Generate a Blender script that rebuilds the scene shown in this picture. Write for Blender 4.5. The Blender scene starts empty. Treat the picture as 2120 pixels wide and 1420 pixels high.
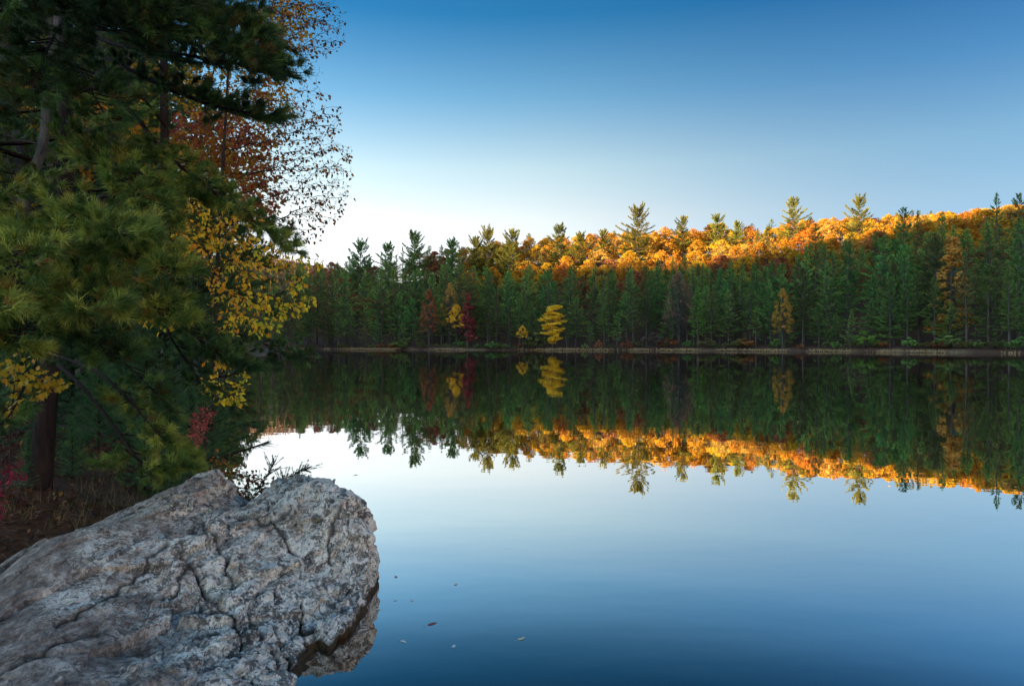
import bpy, math, numpy as np
from mathutils import Vector
R = math.radians
SC = bpy.context.scene
COL = SC.collection
F = 1413.0            # focal length in photograph pixels (24 mm lens)
EYE = 1.8             # eye height above the water

# ------------------------------------------------------------------ camera
cam_d = bpy.data.cameras.new('camera'); cam = bpy.data.objects.new('camera', cam_d); COL.objects.link(cam)
cam.location = (0, 0, EYE); cam.rotation_euler = (R(90), 0, 0)
cam_d.lens = 24; cam_d.sensor_width = 36; cam_d.clip_start = 0.05; cam_d.clip_end = 6000
cam_d.shift_y = 3 / 2120
SC.camera = cam

# ------------------------------------------------------------------ sky + sun
SUN_EL, SUN_AZ = 5.5, -118.0          # azimuth from +Y, negative = left
w = bpy.data.worlds.new('World'); SC.world = w; w.use_nodes = True
nt = w.node_tree; nt.nodes.clear()
sky = nt.nodes.new('ShaderNodeTexSky'); sky.sky_type = 'NISHITA'; sky.sun_disc = False
sky.sun_elevation = R(SUN_EL); sky.sun_rotation = R(-SUN_AZ)
sky.altitude = 200; sky.air_density = 1.0; sky.dust_density = 0.3; sky.ozone_density = 1.0
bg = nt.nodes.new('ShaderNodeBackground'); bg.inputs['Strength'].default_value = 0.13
wo = nt.nodes.new('ShaderNodeOutputWorld')
tcw = nt.nodes.new('ShaderNodeTexCoord'); sxw = nt.nodes.new('ShaderNodeSeparateXYZ'); nt.links.new(tcw.outputs['Generated'], sxw.inputs[0])
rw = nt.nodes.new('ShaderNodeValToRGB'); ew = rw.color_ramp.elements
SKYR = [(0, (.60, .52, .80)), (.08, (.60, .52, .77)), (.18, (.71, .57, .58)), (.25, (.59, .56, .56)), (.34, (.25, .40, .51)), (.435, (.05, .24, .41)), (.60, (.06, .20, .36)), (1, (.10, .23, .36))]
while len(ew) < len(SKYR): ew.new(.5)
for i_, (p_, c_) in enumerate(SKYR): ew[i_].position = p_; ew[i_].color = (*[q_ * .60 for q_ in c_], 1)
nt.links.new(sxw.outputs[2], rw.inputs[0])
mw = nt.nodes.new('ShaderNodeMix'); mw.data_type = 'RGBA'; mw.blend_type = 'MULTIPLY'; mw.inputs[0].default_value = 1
nt.links.new(sky.outputs[0], mw.inputs[6]); # pale glow of the low sun over its own quarter of the sky, deep blue away from it
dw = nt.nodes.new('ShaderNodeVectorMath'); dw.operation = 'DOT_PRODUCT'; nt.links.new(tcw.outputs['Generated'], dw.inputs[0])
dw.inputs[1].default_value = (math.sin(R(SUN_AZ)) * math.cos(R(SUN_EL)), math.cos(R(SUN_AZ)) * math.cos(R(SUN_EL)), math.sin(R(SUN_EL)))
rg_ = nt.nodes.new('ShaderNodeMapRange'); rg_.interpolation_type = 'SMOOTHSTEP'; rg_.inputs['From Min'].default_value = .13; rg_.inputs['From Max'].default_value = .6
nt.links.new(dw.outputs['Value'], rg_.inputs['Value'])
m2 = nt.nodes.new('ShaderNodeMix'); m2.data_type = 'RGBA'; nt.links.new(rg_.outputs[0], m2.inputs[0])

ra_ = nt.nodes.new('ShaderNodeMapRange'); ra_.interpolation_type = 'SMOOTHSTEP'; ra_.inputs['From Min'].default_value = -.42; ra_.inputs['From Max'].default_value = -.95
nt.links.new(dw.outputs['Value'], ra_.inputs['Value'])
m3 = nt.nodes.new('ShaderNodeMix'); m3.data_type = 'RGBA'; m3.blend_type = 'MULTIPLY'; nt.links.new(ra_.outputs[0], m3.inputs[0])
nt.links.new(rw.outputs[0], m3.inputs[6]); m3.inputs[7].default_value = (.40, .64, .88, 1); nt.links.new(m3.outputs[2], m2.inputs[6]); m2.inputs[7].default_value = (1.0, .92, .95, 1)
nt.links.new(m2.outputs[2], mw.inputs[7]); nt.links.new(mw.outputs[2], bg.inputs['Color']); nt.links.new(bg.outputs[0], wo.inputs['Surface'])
sd = bpy.data.lights.new('sun', 'SUN'); sd.energy = 2.5; sd.angle = R(0.5); sd.color = (1.0, 0.76, 0.46)
sun = bpy.data.objects.new('sun', sd); COL.objects.link(sun)
sv = Vector((math.sin(R(SUN_AZ)) * math.cos(R(SUN_EL)), math.cos(R(SUN_AZ)) * math.cos(R(SUN_EL)), math.sin(R(SUN_EL))))
sun.rotation_euler = sv.to_track_quat('Z', 'Y').to_euler(); sun.location = sv * 100
SC.view_settings.view_transform = 'Standard'; SC.view_settings.look = 'None'
SC.view_settings.exposure = 3.15; SC.view_settings.gamma = 1.0; SC.view_settings.use_curve_mapping = False
SC.cycles.use_denoising = True
SC.cycles.max_bounces = 8; SC.cycles.transparent_max_bounces = 12
SC.cycles.diffuse_bounces = 3; SC.cycles.glossy_bounces = 3; SC.cycles.transmission_bounces = 4
SC.cycles.caustics_reflective = False; SC.cycles.caustics_refractive = False

# ------------------------------------------------------------------ helpers
def tag(o, label=None, cat=None, group=None, kind=None):
    if label: o['label'] = label
    if cat: o['category'] = cat
    if group: o['group'] = group
    if kind: o['kind'] = kind
    return o
def empty(name, loc=(0, 0, 0), rz=0.0):
    o = bpy.data.objects.new(name, None); o.empty_display_size = .3
    o.location = loc; o.rotation_euler = (0, 0, rz); COL.objects.link(o); return o
def link(name, me, parent=None, loc=None):
    o = bpy.data.objects.new(name, me); COL.objects.link(o)
    if parent: o.parent = parent
    if loc is not None: o.location = loc
    return o
def P(px, py, Y):
    return np.array([(px - 1060) / F * Y, Y, EYE - (py - 713) / F * Y])
def unit(v):
    v = np.asarray(v, float); return v / np.maximum(np.linalg.norm(v, axis=-1, keepdims=True), 1e-9)

class MB:
    """collects vertices, faces (tri or quad arrays) and one tint value per face"""
    def __init__(s): s.v = []; s.n = 0; s.f = []; s.t = []
    def add(s, v, f, tint=0.5):
        v = np.asarray(v, float).reshape(-1, 3); f = np.asarray(f, int)
        if len(f) == 0: return
        s.v.append(v); s.f.append(f + s.n); s.n += len(v)
        s.t.append(np.full(len(f), tint, float) if np.isscalar(tint) else np.asarray(tint, float))
    def tris(s):
        return sum(len(f) * (f.shape[1] - 2) for f in s.f)
    def mesh(s, name, mat, smooth=False):
        me = bpy.data.meshes.new(name)
        v = np.concatenate(s.v) if s.v else np.zeros((0, 3))
        me.vertices.add(len(v)); me.vertices.foreach_set('co', v.astype(np.float32).ravel())
        loops = np.concatenate([f.ravel() for f in s.f]); tot = np.concatenate([np.full(len(f), f.shape[1]) for f in s.f])
        me.loops.add(len(loops)); me.loops.foreach_set('vertex_index', loops.astype(np.int32))
        me.polygons.add(len(tot)); st = np.concatenate([[0], np.cumsum(tot)[:-1]])
        me.polygons.foreach_set('loop_start', st.astype(np.int32))
        me.polygons.foreach_set('loop_total', tot.astype(np.int32))
        a = me.attributes.new('tint', 'FLOAT', 'FACE'); a.data.foreach_set('value', np.concatenate(s.t).astype(np.float32))
        me.materials.append(mat); me.update(calc_edges=True)
        me.polygons.foreach_set('use_smooth', np.full(len(tot), smooth))
        return me
    def build(s, name, mat, parent=None, smooth=False, kind=None):
        o = link(name, s.mesh(name, mat, smooth), parent)
        if kind: o['kind'] = kind
        return o

def tube(mb, pts, rad, sides=6, tint=.5, cap=True):
    pts = np.asarray(pts, float); n = len(pts); rad = np.broadcast_to(np.asarray(rad, float), (n,))
    T = unit(np.gradient(pts, axis=0))
    ref = np.array([0, 0, 1.]) if abs(T[0][2]) < .8 else np.array([1., 0, 0])
    U = unit(np.cross(T, ref)); V = np.cross(T, U)
    a = np.arange(sides) / sides * 2 * math.pi
    ring = pts[:, None] + rad[:, None, None] * (np.cos(a)[None, :, None] * U[:, None] + np.sin(a)[None, :, None] * V[:, None])
    i = np.arange(n - 1)[:, None] * sides; j = np.arange(sides)[None]
    j2 = (j + 1) % sides
    q = np.stack([i + j, i + j2, i + sides + j2, i + sides + j], -1).reshape(-1, 4)
    mb.add(ring.reshape(-1, 3), q, tint)

def smooth_path(pts, n=14):
    pts = np.asarray(pts, float)
    if len(pts) < 3:
        t = np.linspace(0, 1, n)[:, None]; return pts[0] * (1 - t) + pts[-1] * t
    k = len(pts); out = []
    ext = np.vstack([2 * pts[0] - pts[1], pts, 2 * pts[-1] - pts[-2]])
    for u in np.linspace(0, k - 1 - 1e-6, n):
        i = int(u); t = u - i; a, b, c, d = ext[i:i + 4]
        out.append(.5 * (2 * b + (c - a) * t + (2 * a - 5 * b + 4 * c - d) * t * t + (3 * b - a - 3 * c + d) * t ** 3))
    return np.array(out)

def needles(mb, rng, pos, dr, n, length, width, spread, tint, tvar=.12):
    """n needles at each tuft"""
    N = len(pos)
    if N == 0: return
    p = np.repeat(pos, n, 0); d = np.repeat(unit(dr), n, 0)
    length = np.repeat(np.broadcast_to(length, (N,)), n) * rng.uniform(.7, 1.15, N * n)
    d = unit(d + rng.normal(0, spread, (N * n, 3)))
    p = p - d * (length * .05)[:, None] + rng.normal(0, .08, (N * n, 3)) * length[:, None]
    s = unit(np.cross(d, rng.normal(0, 1, (N * n, 3)))) * (width * .5)
    tip = p + d * length[:, None]; tip[:, 2] -= length * .06
    v = np.stack([p - s, p + s, tip], 1).reshape(-1, 3)
    f = np.arange(N * n * 3).reshape(-1, 3)
    tt = np.repeat(np.broadcast_to(tint, (N,)), n) + rng.normal(0, tvar, N * n)
    mb.add(v, f, np.clip(tt, 0, 1))

def leaf_shape(kind='ovate'):
    # x along, y across, z up; folded on the midrib
    if kind == 'ovate':
        v = np.array([[0, 0, 0], [.28, .30, .07], [.68, .24, .06], [1, 0, -.06], [.68, -.24, .06], [.28, -.30, .07]])
        f = [[0, 3, 2, 1], [0, 5, 4, 3]]
    elif kind == 'lance':
        v = np.array([[0, 0, 0], [.3, .14, .04], [.7, .11, .03], [1, 0, -.12], [.7, -.11, .03], [.3, -.14, .04]])
        f = [[0, 3, 2, 1], [0, 5, 4, 3]]
    else:  # lobed
        v = np.array([[0, 0, 0], [.15, .38, .05], [.42, .22, .02], [.62, .48, .05], [.66, .17, .02], [1, 0, -.08],
                      [.66, -.17, .02], [.62, -.48, .05], [.42, -.22, .02], [.15, -.38, .05], [.45, 0, -.02]])
        f = [[0, 10, 2, 1], [10, 4, 3, 2], [10, 5, 4, 10], [0, 9, 8, 10], [10, 8, 7, 6], [10, 6, 5, 10]]
        f = [[0, 10, 2, 1], [2, 10, 4, 3], [0, 9, 8, 10], [8, 7, 6, 10], [10, 6, 5, 4]]
    return v, np.array(f)
def leaf_frames(rng, pos, dr, droop=.5, flat=.6):
    N = len(pos)
    x = unit(unit(dr) + rng.normal(0, .55, (N, 3)) + np.array([0, 0, -droop]))
    up = unit(np.array([0, 0, flat]) + rng.normal(0, .6, (N, 3)))
    y = unit(np.cross(up, x)); z = np.cross(x, y)
    return x, y, z
def leaves(mb, rng, pos, dr, size, kind='ovate', droop=.5, flat=.6, tint=.5, tvar=.2, petiole=.35):
    N = len(pos)
    if N == 0: return
    x, y, z = leaf_frames(rng, pos, dr, droop, flat)
    v, f = leaf_shape(kind); k = len(v)
    s = size * rng.uniform(.6, 1.2, N)
    base = pos + x * (s * petiole)[:, None]
    V = base[:, None] + s[:, None, None] * (v[None, :, 0:1] * x[:, None] + v[None, :, 1:2] * y[:, None] + v[None, :, 2:3] * z[:, None])
    Fs = (np.arange(N)[:, None, None] * k + f[None]).reshape(-1, f.shape[1])
    tt = np.clip(np.broadcast_to(tint, (N,)) + rng.normal(0, tvar, N), 0, 1)
    mb.add(V.reshape(-1, 3), Fs, np.repeat(tt, len(f)))

# value noise, vectorised
def _h(i, j, k, s):
    n = (i * 73856093) ^ (j * 19349663) ^ (k * 83492791) ^ (s * 2654435761 & 0x7fffffff)
    n = (n ^ (n >> 13)) * 1274126177 & 0x7fffffffffff
    n = n ^ (n >> 16)
    return (n & 0xffff) / 65535.0
def vnoise(p, seed=0):
    p = np.asarray(p, float); i = np.floor(p).astype(np.int64); f = p - i; f = f * f * (3 - 2 * f)
    r = 0
    for a in (0, 1):
        for b in (0, 1):
            for c in (0, 1):
                wgt = (f[..., 0] if a else 1 - f[..., 0]) * (f[..., 1] if b else 1 - f[..., 1]) * (f[..., 2] if c else 1 - f[..., 2])
                r = r + wgt * _h(i[..., 0] + a, i[..., 1] + b, i[..., 2] + c, seed)
    return r * 2 - 1
def fbm(p, octv=4, seed=0, gain=.5):
    r = 0; a = 1.; q = np.asarray(p, float)
    for o in range(octv):
        r = r + a * vnoise(q, seed + o); q = q * 2.03 + 17.1; a *= gain
    return r
def sstep(a, b, x):
    t = np.clip((x - a) / (b - a), 0, 1); return t * t * (3 - 2 * t)

# ------------------------------------------------------------------ materials
def newmat(name):
    m = bpy.data.materials.new(name); m.use_nodes = True; m.node_tree.nodes.clear(); return m, m.node_tree
def nd(t, ty, **kw):
    n = t.nodes.new('ShaderNode' + ty)
    for k, v in kw.items(): setattr(n, k, v)
    return n
def ramp(t, stops, interp='LINEAR'):
    r = nd(t, 'ValToRGB'); e = r.color_ramp.elements; r.color_ramp.interpolation = interp
    while len(e) < len(stops): e.new(.5)
    for i, (p, c) in enumerate(stops):
        e[i].position = p; e[i].color = (c[0], c[1], c[2], 1) if len(c) >= 3 else (c[0],) * 3 + (1,)
    return r
def mix(t, a, b, fac, mode='MIX'):
    m = nd(t, 'Mix', data_type='RGBA', blend_type=mode)
    for s, v in ((0, fac), (6, a), (7, b)):
        if hasattr(v, 'is_output'): t.links.new(v, m.inputs[s])
        elif isinstance(v, (tuple, list)): m.inputs[s].default_value = (*v[:3], 1)
        else: m.inputs[s].default_value = v
    return m.outputs[2]
def math_(t, op, a, b=None, clamp=False):
    m = nd(t, 'Math', operation=op); m.use_clamp = clamp
    for i, v in enumerate((a, b)):
        if v is None: continue
        if hasattr(v, 'is_output'): t.links.new(v, m.inputs[i])
        else: m.inputs[i].default_value = v
    return m.outputs[0]
def noise(t, scale, detail=4, rough=.55, vec=None, dist=0.0):
    n = nd(t, 'TexNoise'); n.inputs['Scale'].default_value = scale; n.inputs['Detail'].default_value = detail
    n.inputs['Roughness'].default_value = rough; n.inputs['Distortion'].default_value = dist
    if vec is not None: t.links.new(vec, n.inputs['Vector'])
    return n.outputs['Fac']
def foliage(name, stops, trans=.3, rough=.55, vary=.25, hue=.03, bigscale=None):
    m, t = newmat(name); L = t.links.new
    a = nd(t, 'Attribute', attribute_name='tint'); oi = nd(t, 'ObjectInfo')
    r = ramp(t, stops); L(a.outputs['Fac'], r.inputs[0])
    hs = nd(t, 'HueSaturation'); L(r.outputs[0], hs.inputs['Color'])
    L(math_(t, 'ADD', .5 - hue, math_(t, 'MULTIPLY', oi.outputs['Random'], 2 * hue)), hs.inputs['Hue'])
    rr = math_(t, 'FRACT', math_(t, 'MULTIPLY', oi.outputs['Random'], 7.31))
    L(math_(t, 'ADD', 1 - vary, math_(t, 'MULTIPLY', rr, 2 * vary)), hs.inputs['Value'])
    p = nd(t, 'BsdfPrincipled'); p.inputs['Roughness'].default_value = rough
    p.inputs['Specular IOR Level'].default_value = .25
    L(hs.outputs[0], p.inputs['Base Color'])
    tr = nd(t, 'BsdfTranslucent'); L(hs.outputs[0], tr.inputs['Color'])
    mx = nd(t, 'MixShader'); mx.inputs[0].default_value = trans
    L(p.outputs[0], mx.inputs[1]); L(tr.outputs[0], mx.inputs[2])
    o = nd(t, 'OutputMaterial'); L(mx.outputs[0], o.inputs['Surface']); return m
def bark(name, c1, c2, scale=8, stretch=.25, bump=.6):
    m, t = newmat(name); L = t.links.new
    tc = nd(t, 'TexCoord'); mp = nd(t, 'Mapping'); mp.inputs['Scale'].default_value = (1, 1, stretch)
    L(tc.outputs['Object'], mp.inputs['Vector'])
    n = noise(t, scale, 6, .65, mp.outputs[0], .6); n2 = noise(t, scale * .35, 3, .5, mp.outputs[0])
    r = ramp(t, [(.3, c1), (.7, c2)]); L(n, r.inputs[0])
    col = mix(t, r.outputs[0], tuple(x * .6 for x in c1), math_(t, 'MULTIPLY', n2, .6))
    p = nd(t, 'BsdfPrincipled'); p.inputs['Roughness'].default_value = .9; p.inputs['Specular IOR Level'].default_value = .08; L(col, p.inputs['Base Color'])
    b = nd(t, 'Bump'); b.inputs['Strength'].default_value = bump; b.inputs['Distance'].default_value = .02
    L(n, b.inputs['Height']); L(b.outputs[0], p.inputs['Normal'])
    o = nd(t, 'OutputMaterial'); L(p.outputs[0], o.inputs['Surface']); return m

M = {}
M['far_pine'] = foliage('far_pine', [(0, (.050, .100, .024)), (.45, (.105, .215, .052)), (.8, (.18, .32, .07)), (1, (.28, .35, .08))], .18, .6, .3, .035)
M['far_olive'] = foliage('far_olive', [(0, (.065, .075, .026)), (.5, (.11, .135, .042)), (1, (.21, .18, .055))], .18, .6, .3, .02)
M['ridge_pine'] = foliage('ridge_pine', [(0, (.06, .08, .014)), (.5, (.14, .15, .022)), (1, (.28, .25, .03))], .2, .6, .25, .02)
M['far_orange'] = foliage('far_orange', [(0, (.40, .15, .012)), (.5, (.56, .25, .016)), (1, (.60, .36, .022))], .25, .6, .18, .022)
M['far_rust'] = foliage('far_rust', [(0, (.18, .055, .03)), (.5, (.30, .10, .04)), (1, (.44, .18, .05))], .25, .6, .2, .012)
M['far_yellow'] = foliage('far_yellow', [(0, (.58, .34, .025)), (.5, (.86, .54, .03)), (1, (.90, .66, .05))], .25, .6, .08, .01)
M['far_red'] = foliage('far_red', [(0, (.15, .022, .030)), (.5, (.27, .045, .052)), (1, (.38, .08, .08))], .25, .6, .1, .008)
M['far_ochre'] = foliage('far_ochre', [(0, (.32, .17, .04)), (.5, (.54, .30, .05)), (1, (.64, .38, .06))], .25, .6, .15, .012)
M['lime'] = foliage('lime', [(0, (.08, .18, .03)), (.5, (.14, .30, .05)), (1, (.22, .38, .07))], .25, .6, .1, .01)
M['hazy_canopy'] = foliage('hazy_canopy', [(0, (.24, .16, .10)), (.5, (.34, .21, .12)), (1, (.40, .27, .15))], .2, .7, .1, .01)  # paler tan puts distance haze into the leaf colour
M['bark_far'] = bark('bark_far', (.06, .05, .042), (.17, .15, .13), 3)
M['bark_grey'] = bark('bark_grey', (.05, .045, .04), (.15, .14, .13), 14)
M['bark_pine'] = bark('bark_pine', (.016, .011, .010), (.060, .040, .034), 16, .22, 1.0)
M['twig'] = bark('twig', (.035, .025, .02), (.09, .07, .055), 30)
M['needle'] = foliage('needle', [(0, (.30, .16, .035)), (.12, (.22, .17, .035)), (.22, (.045, .095, .024)), (.55, (.125, .205, .040)), (.8, (.31, .36, .06)), (1, (.55, .58, .12))], .3, .5, .0, .0)  # pale end puts tip highlights into the needle colour
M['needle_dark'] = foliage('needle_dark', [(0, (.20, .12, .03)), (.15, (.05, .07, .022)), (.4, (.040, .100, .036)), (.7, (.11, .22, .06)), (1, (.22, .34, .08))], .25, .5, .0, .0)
M['leaf_yellow'] = foliage('leaf_yellow', [(0, (.42, .44, .03)), (.3, (.85, .66, .03)), (.65, (.90, .54, .03)), (1, (.80, .32, .02))], .3, .45, 0, 0)
M['leaf_gold'] = foliage('leaf_gold', [(0, (.45, .32, .02)), (.5, (.62, .34, .025)), (1, (.62, .20, .02))], .4, .45, 0, 0)
M['leaf_red'] = foliage('leaf_red', [(0, (.34, .045, .05)), (.4, (.42, .08, .05)), (.65, (.52, .18, .03)), (1, (.62, .34, .03))], .5, .45, 0, 0)
M['leaf_brown'] = foliage('leaf_brown', [(0, (.08, .028, .010)), (.5, (.26, .09, .015)), (1, (.52, .22, .02))], .25, .5, 0, 0)
M['leaf_pink'] = foliage('leaf_pink', [(0, (.28, .05, .05)), (.5, (.50, .10, .10)), (1, (.55, .20, .12))], .4, .5, 0, 0)
M['leaf_magenta'] = foliage('leaf_magenta', [(0, (.14, .012, .028)), (1, (.26, .022, .05))], .4, .5, 0, 0)
M['leaf_maroon'] = foliage('leaf_maroon', [(0, (.05, .018, .016)), (.6, (.12, .03, .03)), (1, (.25, .14, .03))], .35, .55, 0, 0)
M['leaf_green'] = foliage('leaf_green', [(0, (.05, .09, .02)), (.7, (.10, .15, .03)), (1, (.30, .24, .03))], .4, .5, 0, 0)
M['leaf_pale'] = foliage('leaf_pale', [(0, (.80, .62, .38)), (.5, (.80, .74, .62)), (1, (.62, .66, .70))], .1, .5, 0, 0)
M['shore_dry'] = foliage('shore_dry', [(0, (.26, .17, .08)), (.6, (.50, .36, .19)), (1, (.32, .28, .10))], .2, .7, 0, 0)
M['dry_grass'] = foliage('dry_grass', [(0, (.12, .08, .03)), (.6, (.27, .19, .085)), (1, (.18, .15, .055))], .25, .7, 0, 0)

# ------------------------------------------------------------------ terrain
LAKE = np.array([(-1.3, 2.5), (-1.9, 4.2), (-2.6, 6.0), (-3.9, 8.6), (-5.6, 12), (-8.2, 18), (-10.6, 25), (-14, 33), (-25, 60), (-52, 150),
    (-72, 231), (-45, 226), (-20, 216), (0, 212), (34, 200), (58, 186), (77, 170), (90, 150), (100, 134), (118, 100), (134, 60), (138, 20), (110, -16), (60, -22),
    (25, -12), (9, -1.5), (4, 1.0), (1.2, 1.8), (-.2, 2.0)], float)
def sdist(x, y):
    """distance to the lake edge, negative over water"""
    x = np.asarray(x, float); y = np.asarray(y, float); best = np.full(x.shape, 1e18); ins = np.zeros(x.shape, bool)
    n = len(LAKE)
    for i in range(n):
        ax, ay = LAKE[i]; bx, by = LAKE[(i + 1) % n]; ex, ey = bx - ax, by - ay
        t = np.clip(((x - ax) * ex + (y - ay) * ey) / (ex * ex + ey * ey), 0, 1)
        best = np.minimum(best, (x - ax - t * ex) ** 2 + (y - ay - t * ey) ** 2)
        c = ((ay > y) != (by > y)) & (x < ex * (y - ay) / (ey if ey else 1e-9) + ax); ins ^= c
    wob_ = fbm(np.stack([x / 11, y / 11, 0 * x], -1), 3, 55) * 1.5 * sstep(70, 130, np.hypot(x, y))
    return np.where(ins, -1, 1) * np.sqrt(best) + wob_
def ground(x, y):
    x = np.asarray(x, float); y = np.asarray(y, float)
    d = sdist(x, y); r = np.hypot(x, y); px = 1060 + F * x / np.maximum(y, 1)
    near = 1 - sstep(20, 60, r)
    p3 = np.stack([x, y, 0 * x], -1)
    dp = np.maximum(d, 0)
    amp = np.interp(px, [300, 640, 860, 1000, 1150, 1320, 1500, 1700, 1900, 2120, 2600], [.66, .74, .90, 1.02, 1.08, 1.10, 1.12, 1.12, 1.12, 1.20, 1.0])
    hill = np.interp(dp, [0, 3, 15, 30, 60, 95, 130, 200, 400], [0, .5, 1.6, 3.5, 13, 27, 38, 39, 30]) * np.where(y > 60, amp, .35)
    hill = hill * np.where(y > 60, 1, sstep(0, 60, y) * .8 + .2)
    hill = hill + (fbm(p3 / 35, 3, 5) * 2.2 + fbm(p3 / 9, 2, 9) * .35) * sstep(10, 60, dp)
    lo = .50 * (1 - np.exp(-dp / .55)) + .035 * dp + fbm(p3 / .9, 3, 3) * .05 * sstep(0, .6, dp)
    lo = lo * (1 - .75 * np.exp(-(((x + 2.3) / 1.25) ** 2 + ((y - 3.0) / 1.25) ** 2)))
    z = near * lo + (1 - near) * (hill + .25 * (1 - np.exp(-dp / 1.2)))
    # ridge that hides the low sun, to the left behind the camera
    s = x * math.sin(R(SUN_AZ)) + y * math.cos(R(SUN_AZ)); q = x * math.cos(R(SUN_AZ)) - y * math.sin(R(SUN_AZ))
    crest = RIDGE_H * (sstep(150, 800, s)) * (1 - .5 * sstep(800, 1400, s)) * (1 - sstep(900, 1700, np.abs(q)))
    crest = crest + np.interp(q, [0, 145, 170, 197, 262, 290, 400, 520], [9, 9, 2, -10, -12, 12, 12, 0]) * sstep(300, 800, s)
    z = z + np.where(d > 0, crest * (1 + .03 * fbm(p3 / 60, 3, 21)), 0)
    # far hill beyond the left end of the lake
    z = z + 66 * np.exp(-(((x + 290) / 190) ** 2 + ((y - 720) / 150) ** 2)) * (y > 300)
    bed = -np.minimum(2.5, .10 + .22 * (-d)) + fbm(p3 / 1.3, 3, 31) * .04
    return np.where(d > 0, z, bed * sstep(0, .5, -d))
WAVE = .0018
RIDGE_H = 36 + 997 * math.tan(R(SUN_EL))
# ------------------------------------------------------------------ ground sheet
def polar_sheet(nr, na, r0, r1):
    r = r0 * (r1 / r0) ** (np.arange(nr) / (nr - 1)); a = np.arange(na) / na * 2 * math.pi
    x = r[:, None] * np.cos(a)[None]; y = r[:, None] * np.sin(a)[None]
    z = ground(x, y)
    i = np.arange(nr - 1)[:, None] * na; j = np.arange(na)[None]; j2 = (j + 1) % na
    q = np.stack([i + j, i + na + j, i + na + j2, i + j2], -1).reshape(-1, 4)
    return np.stack([x, y, z], -1).reshape(-1, 3), q
m, t = newmat('ground'); L = t.links.new
tc = nd(t, 'TexCoord'); sp = nd(t, 'SeparateXYZ'); geo = nd(t, 'NewGeometry'); L(geo.outputs['Position'], sp.inputs[0])
n1 = noise(t, 60, 5, .7, tc.outputs['Object'], 1.0); n2 = noise(t, 1.5, 4, .6, tc.outputs['Object']); n3 = noise(t, .12, 3, .6, tc.outputs['Object'])
r1 = ramp(t, [(.30, (.035, .020, .014)), (.5, (.105, .052, .034)), (.62, (.17, .085, .05)), (.75, (.26, .15, .08))]); L(n1, r1.inputs[0])
r2 = ramp(t, [(.35, (.03, .02, .014)), (.65, (.12, .075, .045))]); L(n2, r2.inputs[0])
c = mix(t, r1.outputs[0], r2.outputs[0], .45)
# bank of pale dry grass and mud right at the water, silt below it
dry = mix(t, (.17, .12, .06), (.42, .31, .17), noise(t, .9, 4, .7, tc.outputs['Object']))
at = nd(t, 'Attribute', attribute_name='shore'); c = mix(t, c, dry, at.outputs['Fac'])
silt = ramp(t, [(.3, (.03, .022, .016)), (.7, (.11, .075, .05))]); L(n2, silt.inputs[0])
zz = math_(t, 'MULTIPLY', math_(t, 'SUBTRACT', .0, sp.outputs[2]), 30, True)
c = mix(t, c, silt.outputs[0], zz)
p = nd(t, 'BsdfPrincipled'); p.inputs['Roughness'].default_value = .9; p.inputs['Specular IOR Level'].default_value = .2; L(c, p.inputs['Base Color'])
b = nd(t, 'Bump'); b.inputs['Strength'].default_value = .8; b.inputs['Distance'].default_value = .02; L(n1, b.inputs['Height']); L(b.outputs[0], p.inputs['Normal'])
o = nd(t, 'OutputMaterial'); L(p.outputs[0], o.inputs['Surface']); M['ground'] = m
v, q = polar_sheet(270, 560, .35, 2600)
mb = MB(); mb.add(v, q); g = mb.build('ground', M['ground'], smooth=True); g['kind'] = 'structure'
d = sdist(v[:, 0], v[:, 1]); rr = np.hypot(v[:, 0], v[:, 1])
sh = .75 * (sstep(1.5, .5, d) * sstep(-.5, .1, d) * sstep(90, 130, rr) * (.55 + .6 * np.clip(fbm(v / 5, 3, 44), -.6, .6))).astype(np.float32)
a = g.data.attributes.new('shore', 'FLOAT', 'POINT'); a.data.foreach_set('value', sh)

# ------------------------------------------------------------------ water
m, t = newmat('lake_water'); L = t.links.new
tc = nd(t, 'TexCoord'); geo = nd(t, 'NewGeometry')
mp = nd(t, 'Mapping'); mp.inputs['Scale'].default_value = (.55, 1, 1); L(geo.outputs['Position'], mp.inputs['Vector'])
na = noise(t, 1.1, 3, .5, mp.outputs[0]); nb = noise(t, .22, 2, .5, mp.outputs[0])
hgt = math_(t, 'ADD', na, math_(t, 'MULTIPLY', nb, 2.5))
b = nd(t, 'Bump'); b.inputs['Strength'].default_value = 1; b.inputs['Distance'].default_value = WAVE; L(hgt, b.inputs['Height'])
fr = nd(t, 'Fresnel'); fr.inputs['IOR'].default_value = 1.33; L(b.outputs[0], fr.inputs['Normal'])
gl = nd(t, 'BsdfGlossy'); gl.inputs['Roughness'].default_value = .0; gl.inputs['Color'].default_value = (1, 1, 1, 1); L(b.outputs[0], gl.inputs['Normal'])
tr = nd(t, 'BsdfTransparent'); tr.inputs['Color'].default_value = (.62, .56, .42, 1)
fm = ramp(t, [(0, (.12,) * 3), (.075, (.20,) * 3), (.10, (.42,) * 3), (.12, (.62,) * 3), (.15, (.76,) * 3), (.22, (.82,) * 3), (.33, (.88,) * 3), (.5, (.86,) * 3), (1, (.72,) * 3)]); L(fr.outputs[0], fm.inputs[0])
mx = nd(t, 'MixShader'); L(fm.outputs[0], mx.inputs[0]); L(tr.outputs[0], mx.inputs[1]); L(gl.outputs[0], mx.inputs[2])
o = nd(t, 'OutputMaterial'); L(mx.outputs[0], o.inputs['Surface']); M['water'] = m
mb = MB(); mb.add([(-80, -30, 0), (145, -30, 0), (145, 245, 0), (-80, 245, 0)], [[0, 1, 2, 3]])
wtr = mb.build('lake_water', m); wtr['kind'] = 'structure'

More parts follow.
